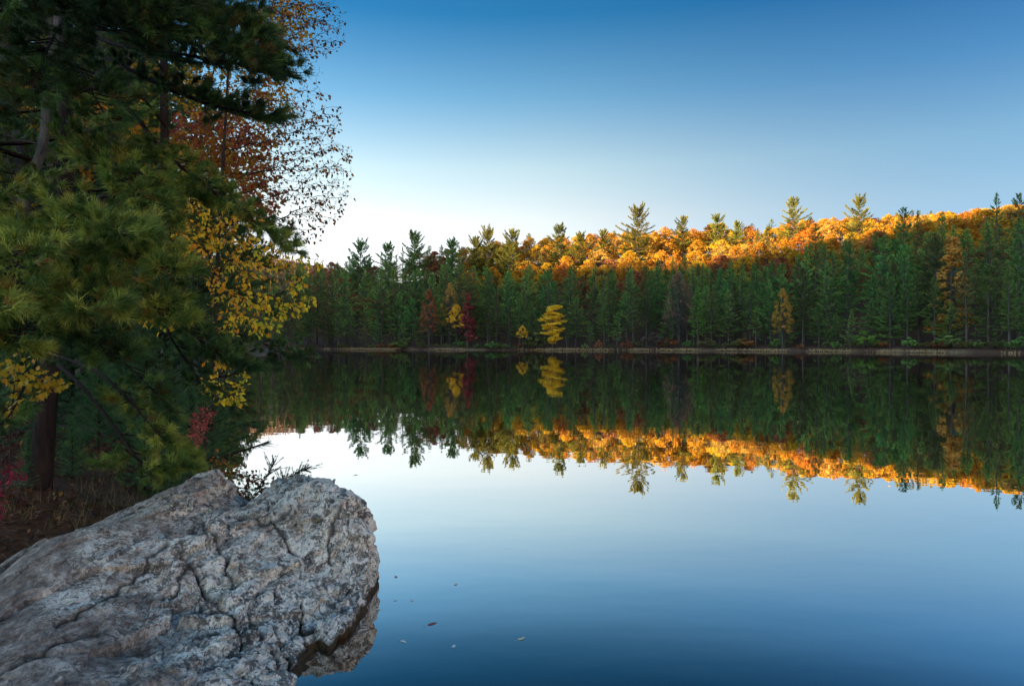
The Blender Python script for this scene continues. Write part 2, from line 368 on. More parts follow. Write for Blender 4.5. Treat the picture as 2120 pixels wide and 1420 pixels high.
# ------------------------------------------------------------------ boulder
def rbf(cp, x, y):
    cp = np.asarray(cp); xy = cp[:, :2]; n = len(cp)
    k = lambda r: np.sqrt(r * r + .02)
    A = np.zeros((n + 1, n + 1)); A[:n, :n] = k(np.linalg.norm(xy[:, None] - xy[None], axis=-1)) - np.eye(n) * .006; A[:n, n] = 1; A[n, :n] = 1
    wv = np.linalg.solve(A, np.append(cp[:, 2], 0)); out = np.full(x.shape, wv[n])
    for i in range(n): out = out + wv[i] * k(np.hypot(x - xy[i, 0], y - xy[i, 1]))
    return out
RK = [P(*a) for a in [(0, 1195, 3.95), (60, 1150, 4.15), (130, 1108, 4.4), (215, 1078, 4.75), (330, 1028, 5.15), (380, 1008, 5.35), (436, 984, 5.5), (476, 1006, 5.48),
    (515, 1058, 5.4), (505, 1050, 5.6), (552, 1018, 5.42), (620, 993, 5.5), (680, 1001, 5.4), (735, 1045, 5.2), (758, 1080, 5.08),
    (450, 1130, 4.6), (300, 1200, 4.1), (450, 1280, 3.95), (250, 1350, 3.4), (100, 1300, 3.45), (100, 1416, 2.95), (400, 1416, 3.15),
    (560, 1340, 3.72), (650, 1150, 4.8), (560, 1180, 4.5), (700, 1250, 4.45), (640, 1330, 3.98), (590, 1395, 3.65)]]
RK += [np.array(a) for a in [(-2.2, 5.72, .36), (-2.6, 5.9, .45), (-1.5, 5.75, .45), (-3.2, 5.1, .42), (-3.5, 4.2, .18), (-3.4, 3.2, .12), (-3.15, 3.95, .36), (-2.4, 2.3, .25), (-1.4, 2.7, .08), (-1.04, 4.9, .25), (-1.05, 5.1, .36)]]
OUT = np.array([(-1.19, 3.60), (-1.12, 3.81), (-1.07, 4.12), (-1.03, 4.5), (-1.02, 4.85), (-1.05, 5.10), (-1.24, 5.40), (-1.6, 5.68), (-2.1, 5.75), (-2.6, 5.85), (-3.0, 5.6), (-3.25, 5.1),
    (-3.5, 4.6), (-3.7, 4.0), (-3.6, 3.2), (-3.0, 2.5), (-2.2, 2.1), (-1.5, 2.4), (-1.25, 3.0)])
RC = np.array([-2.2, 4.1])
def voronoi_facets(p, seed, tilt):
    """chiselled facets: each cell is a tilted plane"""
    p = p + .07 * np.stack([vnoise(p * 2.3, seed + 40), vnoise(p * 2.3, seed + 41), vnoise(p * 2.3, seed + 42)], -1)
    i0 = np.floor(p).astype(np.int64); best = np.full(len(p), 1e9); sec = np.full(len(p), 1e9); out = np.zeros(len(p))
    for dx in (-1, 0, 1):
        for dy in (-1, 0, 1):
            for dz in (-1, 0, 1):
                c = i0 + np.array([dx, dy, dz]); X, Y, Z = c.T
                ctr = c + np.stack([_h(X, Y, Z, seed), _h(X, Y, Z, seed + 1), _h(X, Y, Z, seed + 2)], -1)
                nn = np.stack([_h(X, Y, Z, seed + 3), _h(X, Y, Z, seed + 4), _h(X, Y, Z, seed + 5)], -1) - .5
                d = np.linalg.norm(p - ctr, axis=1); val = ((p - ctr) * nn).sum(1) * tilt + (_h(X, Y, Z, seed + 6) - .5) * .5
                c1 = d < best; sec = np.where(c1, best, np.minimum(sec, d)); out = np.where(c1, val, out); best = np.where(c1, d, best)
    return out, sec - best
def polydist(q, pl):
    pl = np.asarray(pl, float); b = np.full(len(q), 1e9)
    for i in range(len(pl) - 1):
        e = pl[i + 1] - pl[i]; w_ = q - pl[i]; t_ = np.clip((w_ @ e) / (e @ e), 0, 1); b = np.minimum(b, np.linalg.norm(w_ - t_[:, None] * e, axis=1))
    return b
NA, NR, NS = 1000, 290, 46
ang = np.linspace(0, 2 * math.pi, NA, endpoint=False)
op = OUT - RC; oa = np.unwrap(np.arctan2(op[:, 1], op[:, 0])); orad = np.hypot(*op.T)
s_ = np.argsort(oa % (2 * math.pi)); oa = (oa % (2 * math.pi))[s_]; orad = orad[s_]
Rr = np.interp(ang, np.r_[oa[-1] - 2 * math.pi, oa, oa[0] + 2 * math.pi], np.r_[orad[-1], orad, orad[0]])
for _ in range(12): Rr = (Rr + np.roll(Rr, 1) + np.roll(Rr, -1)) / 3
rho = np.linspace(.0002, 1, NR) ** .8
dirs = np.stack([np.cos(ang), np.sin(ang)], -1)
xy = RC + rho[:, None, None] * Rr[None, :, None] * dirs[None]
zt = rbf(RK, xy[..., 0], xy[..., 1])
top = np.concatenate([xy, zt[..., None]], -1)
edge = top[-1]; sk = []
for k in range(1, NS + 1):
    u = k / NS; zz_ = edge[:, 2] * (1 - u) ** 1.15 + -.9 * (1 - (1 - u) ** 1.15)
    off = .035 * math.sin(min(1, u * 3) * math.pi / 2) + .10 * u
    ee = edge.copy(); ee[:, :2] += dirs * off; ee[:, 2] = zz_; sk.append(ee)
V = np.concatenate([top, np.array(sk)]).reshape(-1, 3); nrow = NR + NS
i = np.arange(nrow - 1)[:, None] * NA; j = np.arange(NA)[None]; j2 = (j + 1) % NA
Q = np.stack([i + j, i + NA + j, i + NA + j2, i + j2], -1).reshape(-1, 4)
def vnormals(V, Q):
    a_ = V[Q[:, 2]] - V[Q[:, 0]]; b_ = V[Q[:, 3]] - V[Q[:, 1]]; fn = np.cross(a_, b_); N = np.zeros_like(V)
    for c_ in range(4):
        for ax in range(3): N[:, ax] += np.bincount(Q[:, c_], fn[:, ax], len(V))
    return unit(N)
N0 = vnormals(V, Q)
g3 = N0.reshape(nrow, NA, 3)
for _ in range(8): g3 = (g3 + np.roll(g3, 1, 1) + np.roll(g3, -1, 1)); g3 = unit(g3)
for _ in range(8): g3[1:-1] = unit(g3[1:-1] + g3[2:] + g3[:-2])
N0 = g3.reshape(-1, 3)
e1 = unit(np.array([.28, .95, .12])); e2 = unit(np.cross(e1, [.3, 0, 1.])); e3 = np.cross(e1, e2)
S = np.stack([V @ e1 * .7, V @ e2, V @ e3], -1)
S = S + .05 * np.stack([vnoise(V * 3, 71), vnoise(V * 3, 72), vnoise(V * 3, 73)], -1)
f1, g1 = voronoi_facets(S * 2.2, 11, 1.0); f2, g2 = voronoi_facets(S * 5.0, 23, 1.0); f3, g3_ = voronoi_facets(S * 12, 37, 1.0); f4, g4_ = voronoi_facets(S * 27, 57, 1.0)
strata = np.abs(vnoise(S * np.array([1.6, 9, 9]), 91)); strata2 = np.abs(vnoise(S * np.array([4, 26, 26]), 93))
PX = np.stack([1060 + F * V[:, 0] / V[:, 1], 713 - F * (V[:, 2] - EYE) / V[:, 1]], -1)
face = sstep(200, 420, PX[:, 0] + (PX[:, 1] - 1150) * .25)     # the left flank is worn smoother
amp = .35 + .65 * face
disp = amp * (.125 * f1 + .060 * f2 + .018 * f3 + .008 * f4) - .010 * amp * (1 - strata) ** 8 + .012 * fbm(V * 3.2, 6, 61, .55) + .006 * amp * fbm(V * 13, 4, 66, .7) - .016 * amp * (1 - np.abs(fbm(S * 5.5, 3, 88))) ** 6
crk = np.zeros(len(V))
CR = [([(372, 1150), (385, 1162), (407, 1187), (423, 1213), (447, 1238), (455, 1258), (479, 1281), (494, 1300), (505, 1325)], 7, .07),
      ([(468, 1150), (472, 1187), (487, 1213), (500, 1205)], 6, .05), ([(520, 1258), (536, 1290), (562, 1319), (577, 1353), (574, 1392)], 6, .07),
      ([(570, 1285), (596, 1330), (601, 1364), (592, 1400)], 4, .05), ([(622, 1245), (634, 1277), (641, 1326), (660, 1328)], 4, .05),
      ([(706, 1050), (680, 1122), (690, 1165)], 6, .03), ([(400, 1090), (450, 1120), (465, 1155)], 6, .03), ([(330, 1235), (370, 1215), (385, 1165)], 6, .03),
      ([(230, 1225), (290, 1180), (345, 1130)], 6, .03), ([(120, 1300), (190, 1262), (250, 1215)], 6, .025), ([(560, 1060), (590, 1110), (610, 1145)], 5, .03),
      ([(395, 1265), (440, 1262), (480, 1280)], 5, .03), ([(60, 1370), (140, 1330), (200, 1320)], 6, .02), ([(500, 1060), (540, 1075), (600, 1060)], 8, .02)]
wob = np.stack([vnoise(V * 14, 5), vnoise(V * 14, 6)], -1) * 7 + np.stack([vnoise(V * 45, 7), vnoise(V * 45, 8)], -1) * 2.5
for pl, wd, dep in CR:
    dd = polydist(PX + wob, pl); e_ = np.exp(-(dd / (wd * .75)) ** 1.3); disp -= dep * e_ * .9 * np.clip(.65 + .8 * vnoise(V * 9, 77), .1, 1.2); crk = np.maximum(crk, np.exp(-(dd / (wd * .75)) ** 2))
V = V + N0 * disp[:, None]
# material
m, t = newmat('boulder_rock'); L = t.links.new
tc = nd(t, 'TexCoord'); obj = tc.outputs['Object']
mp = nd(t, 'Mapping'); mp.inputs['Rotation'].default_value = (0, R(-8), R(16)); mp.inputs['Scale'].default_value = (1, .62, 1); L(obj, mp.inputs['Vector'])
st = mp.outputs[0]
na = noise(t, 4.2, 8, .74, st, .4); nb = noise(t, 12, 8, .78, st, .35); nc = noise(t, 42, 6, .75, st, .2); ne = noise(t, 1.6, 3, .5, obj); nf = noise(t, 130, 3, .6, obj)
def patch(c, col, scale, lo, hi, amt, vec=None, det=4, rgh=.55, dist=1.3):
    r_ = ramp(t, [(min(lo, hi), (0, 0, 0) if lo < hi else (1, 1, 1)), (max(lo, hi), (1, 1, 1) if lo < hi else (0, 0, 0))])
    L(noise(t, scale, det, rgh, vec if vec is not None else obj, dist), r_.inputs[0]); return mix(t, c, col, math_(t, 'MULTIPLY', r_.outputs[0], amt))
base = ramp(t, [(.38, (.17, .168, .165)), (.5, (.34, .33, .315)), (.6, (.52, .50, .47))]); L(nb, base.inputs[0]); c = base.outputs[0]
c = patch(c, (.42, .31, .27), 4.5, .52, .57, .6)
c = patch(c, (.070, .070, .080), 3.2, .46, .42, .75, st)
c = patch(c, (.78, .80, .80), 5.0, .50, .53, .9, st)
c = patch(c, (.62, .56, .46), 9.5, .55, .575, .7)
c = patch(c, (.84, .84, .82), 14, .52, .54, .85)
c = patch(c, (.070, .068, .072), 10, .44, .42, .85, st)
c = patch(c, (.30, .36, .31), 22, .57, .59, .6)
c = patch(c, (.84, .84, .82), 34, .57, .59, .7, None, 3)
c = patch(c, (.06, .057, .058), 30, .43, .41, .7, None, 3)
c = patch(c, (.40, .27, .12), 6.5, .63, .66, .55)
c = mix(t, c, (1.0, .93, .83), 1.0, 'MULTIPLY')
vo = nd(t, 'TexVoronoi', feature='DISTANCE_TO_EDGE'); vo.inputs['Scale'].default_value = 9; L(st, vo.inputs['Vector'])
ve = ramp(t, [(0, (0, 0, 0)), (.035, (1, 1, 1))]); L(vo.outputs['Distance'], ve.inputs[0])
at = nd(t, 'Attribute', attribute_name='wear_tone')     # x: brown weathered flank with needle litter, and a dark band on top, y: soil in the cracks
sx = nd(t, 'SeparateXYZ'); L(at.outputs['Vector'], sx.inputs[0])
br = ramp(t, [(.34, (.035, .026, .022)), (.47, (.125, .085, .064)), (.55, (.23, .17, .135)), (.63, (.42, .37, .33))]); L(nb, br.inputs[0])
c = mix(t, c, br.outputs[0], math_(t, 'MULTIPLY', sx.outputs[0], 1.0)); c = mix(t, c, (.028, .024, .018), sx.outputs[1])
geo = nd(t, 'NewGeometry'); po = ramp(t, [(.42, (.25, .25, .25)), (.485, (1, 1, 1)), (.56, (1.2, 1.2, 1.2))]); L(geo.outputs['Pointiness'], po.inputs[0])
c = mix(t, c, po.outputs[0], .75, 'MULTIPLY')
# wet, algae-brown below the waterline; rim above painted dark to dim its reflection
sp = nd(t, 'SeparateXYZ'); L(geo.outputs['Position'], sp.inputs[0])
wet_and_dim = math_(t, 'MULTIPLY', math_(t, 'SUBTRACT', math_(t, 'ADD', .028, math_(t, 'MULTIPLY', nb, .05)), sp.outputs[2]), 45, True)
al = ramp(t, [(.3, (.02, .012, .005)), (.7, (.10, .055, .016))]); L(nb, al.inputs[0]); c = mix(t, c, al.outputs[0], wet_and_dim)
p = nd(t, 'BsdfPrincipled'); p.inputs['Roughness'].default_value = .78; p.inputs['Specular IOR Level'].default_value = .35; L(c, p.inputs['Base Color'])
hh = math_(t, 'ADD', math_(t, 'ADD', math_(t, 'MULTIPLY', ve.outputs[0], .12), math_(t, 'MULTIPLY', nb, 1.1)), math_(t, 'ADD', math_(t, 'MULTIPLY', nc, .55), math_(t, 'MULTIPLY', nf, .18)))
b = nd(t, 'Bump'); b.inputs['Strength'].default_value = .75; b.inputs['Distance'].default_value = .018; L(hh, b.inputs['Height']); L(b.outputs[0], p.inputs['Normal'])
o = nd(t, 'OutputMaterial'); L(p.outputs[0], o.inputs['Surface']); M['rock'] = m
mb = MB(); mb.add(V, Q[:, ::-1] if False else Q)
# close the centre
rk = mb.build('boulder', m, smooth=True)
wr = np.zeros((len(V), 3), np.float32)
wr[:, 0] = np.clip(sstep(560, 120, PX[:, 0] + (1416 - PX[:, 1]) * .05 + fbm(V * 2.5, 5, 15, .65) * 170) * 1.0 + .9 * sstep(1500, 1380, PX[:, 1]) * 0, 0, 1) * .9
band = np.exp(-(polydist(PX, [(300, 1090), (480, 1085), (600, 1070)]) / 45) ** 2) * .6 * sstep(-.3, .4, fbm(V * 3, 4, 17)); wr[:, 0] = np.maximum(wr[:, 0], band)
wr[:, 1] = np.clip(crk * .85 + .8 * np.exp(-(polydist(PX + wob * 3, [(485, 1285), (500, 1330), (520, 1295)]) / 13) ** 2) * sstep(-.2, .2, fbm(V * 16, 3, 8)), 0, 1)
a = rk.data.attributes.new('wear_tone', 'FLOAT_VECTOR', 'POINT'); a.data.foreach_set('vector', wr.ravel())
tag(rk, 'huge pale grey lichen-mottled boulder with dark cracks, lying at the edge of the still lake', 'boulder')
# ------------------------------------------------------------------ far trees: shared meshes
def pine_mesh(seed, H=20., z0=.22, Lmax=3.3, dens=1.0, sharp=.75, needle_len=.46, needle_w=.10, nn=4, broken=.0, step=1.0):
    rng = np.random.default_rng(seed); tr = MB(); cr = MB()
    lean = rng.normal(0, .010, 2)
    hz = np.linspace(-.6, H, 14)
    bend = np.stack([np.sin(hz / H * 2.2 + seed) * .15 + lean[0] * hz, np.cos(hz / H * 1.7 + seed) * .15 + lean[1] * hz, hz], 1)
    r0 = .016 * H
    tube(tr, bend, np.maximum(r0 * (1 - hz / H) ** .8, .02), 7)
    axis = lambda z: np.array([np.interp(z, hz, bend[:, 0]), np.interp(z, hz, bend[:, 1]), z])
    z = z0 * H * .45; pos = []; dr = []; tt = []
    side = rng.uniform(.75, 1.15, 8)
    while z < H * .985:
        t = (z - z0 * H) / (H * (1 - z0)); dead = t < 0
        nb = rng.integers(3, 6) if not dead else rng.integers(1, 3)
        a0 = rng.uniform(0, 6.28)
        for k in range(nb):
            a = a0 + k * 2 * math.pi / nb + rng.normal(0, .3)
            prof = (max(1 - t, .03) ** sharp) * (.55 + .45 * min(1, max(t, 0) / .2)) if not dead else .35
            Lb = 1.75 * Lmax * prof * rng.uniform(.4, 1.15) * side[int(a / 6.2832 * 8) % 8]
            if rng.random() < broken: Lb *= .35
            e = R(-6 + 58 * max(t, 0) ** 1.6 + rng.normal(0, 7))
            h = np.array([math.cos(a), math.sin(a), 0]); s = np.linspace(0, 1, 5)[:, None]
            b0 = axis(z); pth = b0 + h * s * Lb * math.cos(e) + np.array([0, 0, 1.]) * (s * Lb * math.sin(e) + .13 * Lb * s * s - .05 * Lb * np.sin(s * 3))
            tube(tr, pth, np.linspace(max(.018 * Lb, .012), .008, 5), 3)
            if dead and rng.random() < .75: continue
            nt_ = max(3, int(Lb * 11.0 * dens))
            ss = rng.uniform(.22, 1.0, nt_) ** .8
            base = np.stack([np.interp(ss, s[:, 0], pth[:, c]) for c in range(3)], 1)
            perp = np.array([-h[1], h[0], 0]); off = rng.uniform(-1, 1, nt_) * .30 * Lb * (1.15 - ss) * np.minimum(1, ss * 2)
            pp = base + perp * off[:, None]; pp[:, 2] += .06 * np.abs(off) + rng.normal(0, .05, nt_)
            dd = unit(h[None] * .9 + perp * (off[:, None] * .9) + np.array([0, 0, .35 + .6 * max(t, 0)]))
            pos.append(pp); dr.append(dd); tt.append(np.full(nt_, rng.uniform(.2, .8)) + .6 * (ss - .6))  # paler toward branch tips: lit plumes put into the colour
        z += rng.uniform(.60, 1.0) * step * (H / 20) ** .5 * (1.0 if t < .8 else .6)
    top = axis(H)[None]; pos.append(np.repeat(top, 6, 0) - np.array([0, 0, 1.]) * rng.uniform(0, .5, (6, 1))); dr.append(np.tile([0, 0, 1.], (6, 1)) + rng.normal(0, .3, (6, 3))); tt.append(np.full(6, .7))
    needles(cr, rng, np.concatenate(pos), np.concatenate(dr), nn, needle_len, needle_w, .42, np.concatenate(tt), .03)
    return tr, cr

def broad_mesh(seed, H=14., W=4.5, z0=.25, clumps=95, per=36, leaf=.22, shape='round', sparse=0.0):
    rng = np.random.default_rng(seed); tr = MB(); cr = MB()
    tube(tr, np.array([[0, 0, -.6], [.05, .02, H * .25], [.12, -.05, H * .55], [.1, .05, H * .9]]), [.018 * H, .013 * H, .008 * H, .01], 7)
    pos = []; tt = []; nrm = []
    for c in range(clumps):
        if shape == 'round': u = rng.uniform(.05, 1) ** .8; rad = W * math.sin(math.pi * min(.98, u * .8 + .18)) * rng.uniform(.25, 1) ** .5
        elif shape == 'cone': u = rng.uniform(0, 1) ** 1.2; rad = W * (1 - u) ** .8 * rng.uniform(.2, 1) + .1
        else:
            ti_ = rng.integers(0, 7); a_ = rng.uniform(0, 6.28); rad = W * (.35 + .65 * math.sin(ti_ / 6 * 2.7 + .2)) * rng.uniform(.15, 1) * (1 + .35 * math.sin(a_ + ti_ * 2.1)); u = (ti_ + .5 + .25 * math.sin(a_ * 1.0 + ti_ * 1.7) + rng.normal(0, .27)) / 7.3
        a = a_ if shape == 'layer' else rng.uniform(0, 6.28); z = H * (z0 + (1 - z0) * u)
        ctr = np.array([rad * math.cos(a), rad * math.sin(a), z])
        zb = max(H * .12, z - rad * .8 - H * .06); st = np.array([.08, 0, zb])
        tube(tr, smooth_path([st, (st + ctr) / 2 + [0, 0, -.1 * rad], ctr], 5), np.linspace(.004 * H, .008, 5), 3)
        k = int(per * (1 - sparse)); dv = unit(rng.normal(0, 1, (k, 3))); rr_ = rng.uniform(.35, 1, k) ** .5
        sz = W * (.19 if shape != 'layer' else .34) * rng.uniform(.7, 1.2)
        flat = np.array([1, 1, .75 if shape != 'layer' else .36])
        pos.append(ctr + dv * rr_[:, None] * sz * flat); tt.append(np.clip(np.full(k, rng.uniform(.2, .8)) + rng.normal(0, .12, k), 0, 1)); nrm.append(dv)
    pos = np.concatenate(pos); tt = np.concatenate(tt); nrm = unit(np.concatenate(nrm) + rng.normal(0, .7, (len(pos), 3)))
    u = unit(np.cross(nrm, rng.normal(0, 1, nrm.shape))); v = np.cross(nrm, u); s = leaf * rng.uniform(.5, 1.2, (len(pos), 1))
    q = np.stack([pos - u * s, pos - v * s * .6, pos + u * s, pos + v * s * .6], 1).reshape(-1, 3)
    cr.add(q, np.arange(len(pos) * 4).reshape(-1, 4), tt)
    return tr, cr

class Kind:
    def __init__(s, name, tr, cr, tm, cm, H): s.name = name; s.t = tr.mesh(name + '_trunk', tm, True); s.c = cr.mesh(name + '_crown', cm); s.H = H; s.tm = tm
TREE_N = [0]
def place(kind, x, y, h, rz, label, cat, group=None, crown_mat=None, name=None, wide=1.0, z=None):
    zz = float(ground(np.array([x]), np.array([y]))[0]) if z is None else z
    e = empty(name or kind.name, (x, y, zz), rz); k = h / kind.H; e.scale = (k * wide, k * wide, k); tag(e, label, cat, group)
    a = link('trunk', kind.t, e); b = link('crown', kind.c, e)
    if crown_mat:
        b.material_slots[0].link = 'OBJECT'; b.material_slots[0].material = crown_mat
    TREE_N[0] += 1
    return e
rng = np.random.default_rng(4)
PINES = [Kind('pine_tree', *pine_mesh(100 + i, 20, z0=[.16, .24, .12, .3, .2, .18, .26, .1][i], Lmax=[3.4, 3.0, 3.8, 3.1, 2.7, 3.6, 3.3, 2.9][i], sharp=[.7, .85, .6, .75, .9, .65, .55, .8][i], broken=[0, .15, .05, .2, 0, .1, .25, 0][i]), M['bark_far'], M['far_pine'], 20) for i in range(8)]
BROAD = [Kind('autumn_tree', *broad_mesh(200 + i, 14, W=[4.4, 3.8, 4.8, 3.4, 4.1][i]), M['bark_far'], M['far_orange'], 14) for i in range(5)]
CONE = Kind('autumn_tree', *broad_mesh(230, 12, W=2.1, z0=.12, clumps=70, per=50, leaf=.2, shape='cone'), M['bark_far'], M['far_red'], 12)
LAYER = Kind('autumn_tree', *broad_mesh(240, 12, W=2.6, z0=.14, clumps=120, per=70, leaf=.2, shape='layer'), M['bark_grey'], M['far_yellow'], 12)
THIN = Kind('autumn_tree', *broad_mesh(241, 12, W=2.4, z0=.12, clumps=110, per=36, leaf=.17, shape='cone'), M['bark_grey'], M['far_ochre'], 12)
OVAL = Kind('autumn_tree', *broad_mesh(244, 12, W=2.5, z0=.2, clumps=110, per=26, leaf=.17), M['bark_grey'], M['far_ochre'], 12)
HIGH = Kind('autumn_tree', *broad_mesh(245, 12, W=2.9, z0=.42, clumps=80, per=36, leaf=.18), M['bark_grey'], M['far_yellow'], 12)
BARE = Kind('autumn_tree', *broad_mesh(243, 12, W=3.0, z0=.2, clumps=170, per=11, leaf=.13), M['bark_grey'], M['far_ochre'], 12)
BUSH = Kind('shore_shrub', *broad_mesh(250, 2.2, W=1.3, z0=.05, clumps=26, per=46, leaf=.13), M['bark_far'], M['far_olive'], 2.2)
def shoreY(px):      # where the view ray meets the far shore
    return float(np.interp(px, [560, 640, 860, 1060, 1300, 1480, 1700, 1850, 2120, 2300], [214, 231, 222, 212, 200, 188, 170, 157, 134, 116]))
def at_px(px, d): Y = shoreY(px) + d; return (px - 1060) / F * Y, Y

taken = []
def free(x, y, r):
    for a, b, c in taken:
        if (a - x) ** 2 + (b - y) ** 2 < (.5 * (r + c)) ** 2: return False
    taken.append((x, y, r)); return True
# ---- the ones that stand out, along the far shore
M['bare_pink'] = foliage('bare_pink', [(0, (.14, .07, .055)), (1, (.30, .16, .11))], .2, .7, .05, 0)
SPEC = [  # px, top y, bottom offset, kind, material, width, label, cat
    (968, 608, 3.0, CONE, 'far_red', 1.0, 'dark crimson cone-shaped tree on the far shore right of a small yellow tree', 'tree'),
    (945, 632, 3.5, HIGH, 'far_yellow', .8, 'small yellow tree squeezed against the left side of the crimson cone-shaped tree', 'tree'),
    (888, 602, 3.5, OVAL, 'far_rust', .7, 'slim rust-red tree on the far shore, left of the yellow and crimson pair', 'tree'),
    (932, 588, 9.0, BARE, 'far_ochre', .6, 'pale tan-orange tree rising behind the small yellow tree on the far shore', 'tree'),
    (1144, 628, 2.5, LAYER, 'far_yellow', 1.0, 'brightest golden-yellow tree on the far shore, its leaves in flat layers', 'tree'),
    (1082, 675, 2.2, HIGH, 'far_yellow', 1.0, 'lowest yellow sapling beside a dark bush, left of the bright golden-yellow layered tree', 'sapling'),
    (1405, 566, 5.0, BARE, 'bare_pink', .8, 'half bare brownish-pink tree with a pale forked trunk on the far shore', 'tree'),
    (1444, 592, 3.0, PINES[4], 'lime', .95, 'young bright green pine on the far shore beside the half bare brownish-pink tree', 'pine tree'),
    (1620, 600, 2.2, OVAL, 'far_ochre', .72, 'thin orange-leaved tree on the right part of the far shore before dark pines', 'tree'),
    (1972, 494, 12., THIN, 'far_ochre', 1.0, 'tall ochre-leaved tree standing high among dark pines near the right edge', 'tree'),
    (1788, 688, 1.8, BUSH, 'lime', 1.1, 'rounded lime-green bush at the water edge under dark pines on the right', 'bush'),
    (1240, 705, 1.6, BUSH, 'far_rust', .7, 'small brick-red bush at the water edge, right of the golden-yellow layered tree', 'bush'),
    (1112, 690, 2.2, BUSH, 'far_olive', 1.2, 'dark olive bush between the yellow sapling and the golden-yellow layered tree', 'bush'),
    (1350, 690, 3.0, BUSH, 'bushgrey', 1.2, 'grey-brown leafless looking bush at the foot of the half bare brownish-pink tree', 'bush')]
M['bushgrey'] = foliage('bushgrey', [(0, (.07, .05, .04)), (1, (.16, .12, .09))], .2, .7, .05, 0)
for px, ty, d, kd, mt, wd, lab, cat in SPEC:
    x, Y = at_px(px, d); z = float(ground(np.array([x]), np.array([Y]))[0]); h = EYE + (713 - ty) / F * Y - z
    free(x, Y, 3.0); place(kd, x, Y, h, rng.uniform(0, 6), lab, cat, None, M[mt], name=('pine_tree' if 'pine' in cat else 'shore_shrub' if cat == 'bush' else 'autumn_tree'), wide=wd * 1.2)
# ---- tall pines breaking the ridge line
WIDE = [Kind('pine_tree', *pine_mesh(150 + i, 20, z0=.3, Lmax=[4.6, 4.0, 4.3][i], sharp=.42, broken=.3, dens=1.5, nn=5, step=.62), M['bark_far'], M['ridge_pine'], 20) for i in range(3)]
RIDGE = [(860, 484, 95, 1, 'far_pine', 'tallest dark pine on the left part of the skyline, narrow and spiky'),
    (748, 505, 85, 0, 'far_pine', 'small rounded dark pine top at the left end of the skyline'),
    (805, 508, 90, 2, 'far_pine', 'low dark pine top between the two taller ones at the left end of the skyline'),
    (938, 500, 90, 2, 'far_pine', 'dark pine top just left of where the sunlit hillside starts'),
    (1012, 480, 82, 0, 'ridge_pine', 'sunlit pine with upswept branches where the golden hillside begins'),
    (1060, 480, 80, 1, 'ridge_pine', 'second sunlit upswept pine at the left end of the golden hillside'),
    (985, 496, 80, 2, 'ridge_pine', 'dull olive pine leaning against the sunlit pair at the start of the golden hillside'),
    (1160, 470, 90, 2, 'ridge_pine', 'sunlit olive pine alone on the skyline left of centre'),
    (1200, 488, 84, 0, 'ridge_pine', 'golden-green pine with drooping tiers below the skyline left of centre'),
    (1250, 480, 92, 1, 'ridge_pine', 'thin open-topped pine left of the tallest dark-sided pine'),
    (1320, 434, 88, 0, 'ridge_pine', 'tallest pine of the sunlit ridge with long lit branches reaching left'),
    (1412, 452, 100, 1, 'ridge_pine', 'small green pine top above the orange trees at the middle of the ridge'),
    (1484, 448, 104, 2, 'ridge_pine', 'compact green pine top poking out of the orange ridge right of centre'),
    (1528, 462, 104, 1, 'ridge_pine', 'thin pale pine top beside the compact one on the orange ridge'),
    (1640, 415, 106, 2, 'ridge_pine', 'broad pine shaped like a bowl of upturned branches on the orange ridge'),
    (1780, 413, 104, 0, 'ridge_pine', 'tall golden-green rounded pine on the ridge above the dark pines'),
    (1690, 462, 60, 1, 'far_pine', 'dark pointed pine cutting into the orange trees right of the bowl-shaped pine'),
    (1870, 432, 62, 0, 'far_pine', 'dark ragged pine top against the orange ridge, right of the rounded golden pine'),
    (1900, 436, 58, 2, 'far_pine', 'twin-topped dark pine on the skyline in the right third'),
    (2062, 400, 54, 2, 'far_pine', 'highest dark pine near the right edge, with a rounded top above orange leaves'),
    (2112, 402, 52, 0, 'far_pine', 'dark pine cut by the right edge of the picture at the skyline'),
    (1950, 440, 50, 1, 'far_pine', 'blue-green pine shoulder below the skyline left of the highest dark pine on the right')]
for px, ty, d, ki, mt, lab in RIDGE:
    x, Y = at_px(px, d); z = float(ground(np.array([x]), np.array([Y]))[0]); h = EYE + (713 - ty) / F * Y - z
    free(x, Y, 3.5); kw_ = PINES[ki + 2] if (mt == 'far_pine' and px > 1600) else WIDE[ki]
    place(kw_, x, Y, h, rng.uniform(0, 6), lab, 'pine tree', None, M[mt], wide=.85 if kw_ is not WIDE[ki] else .9)
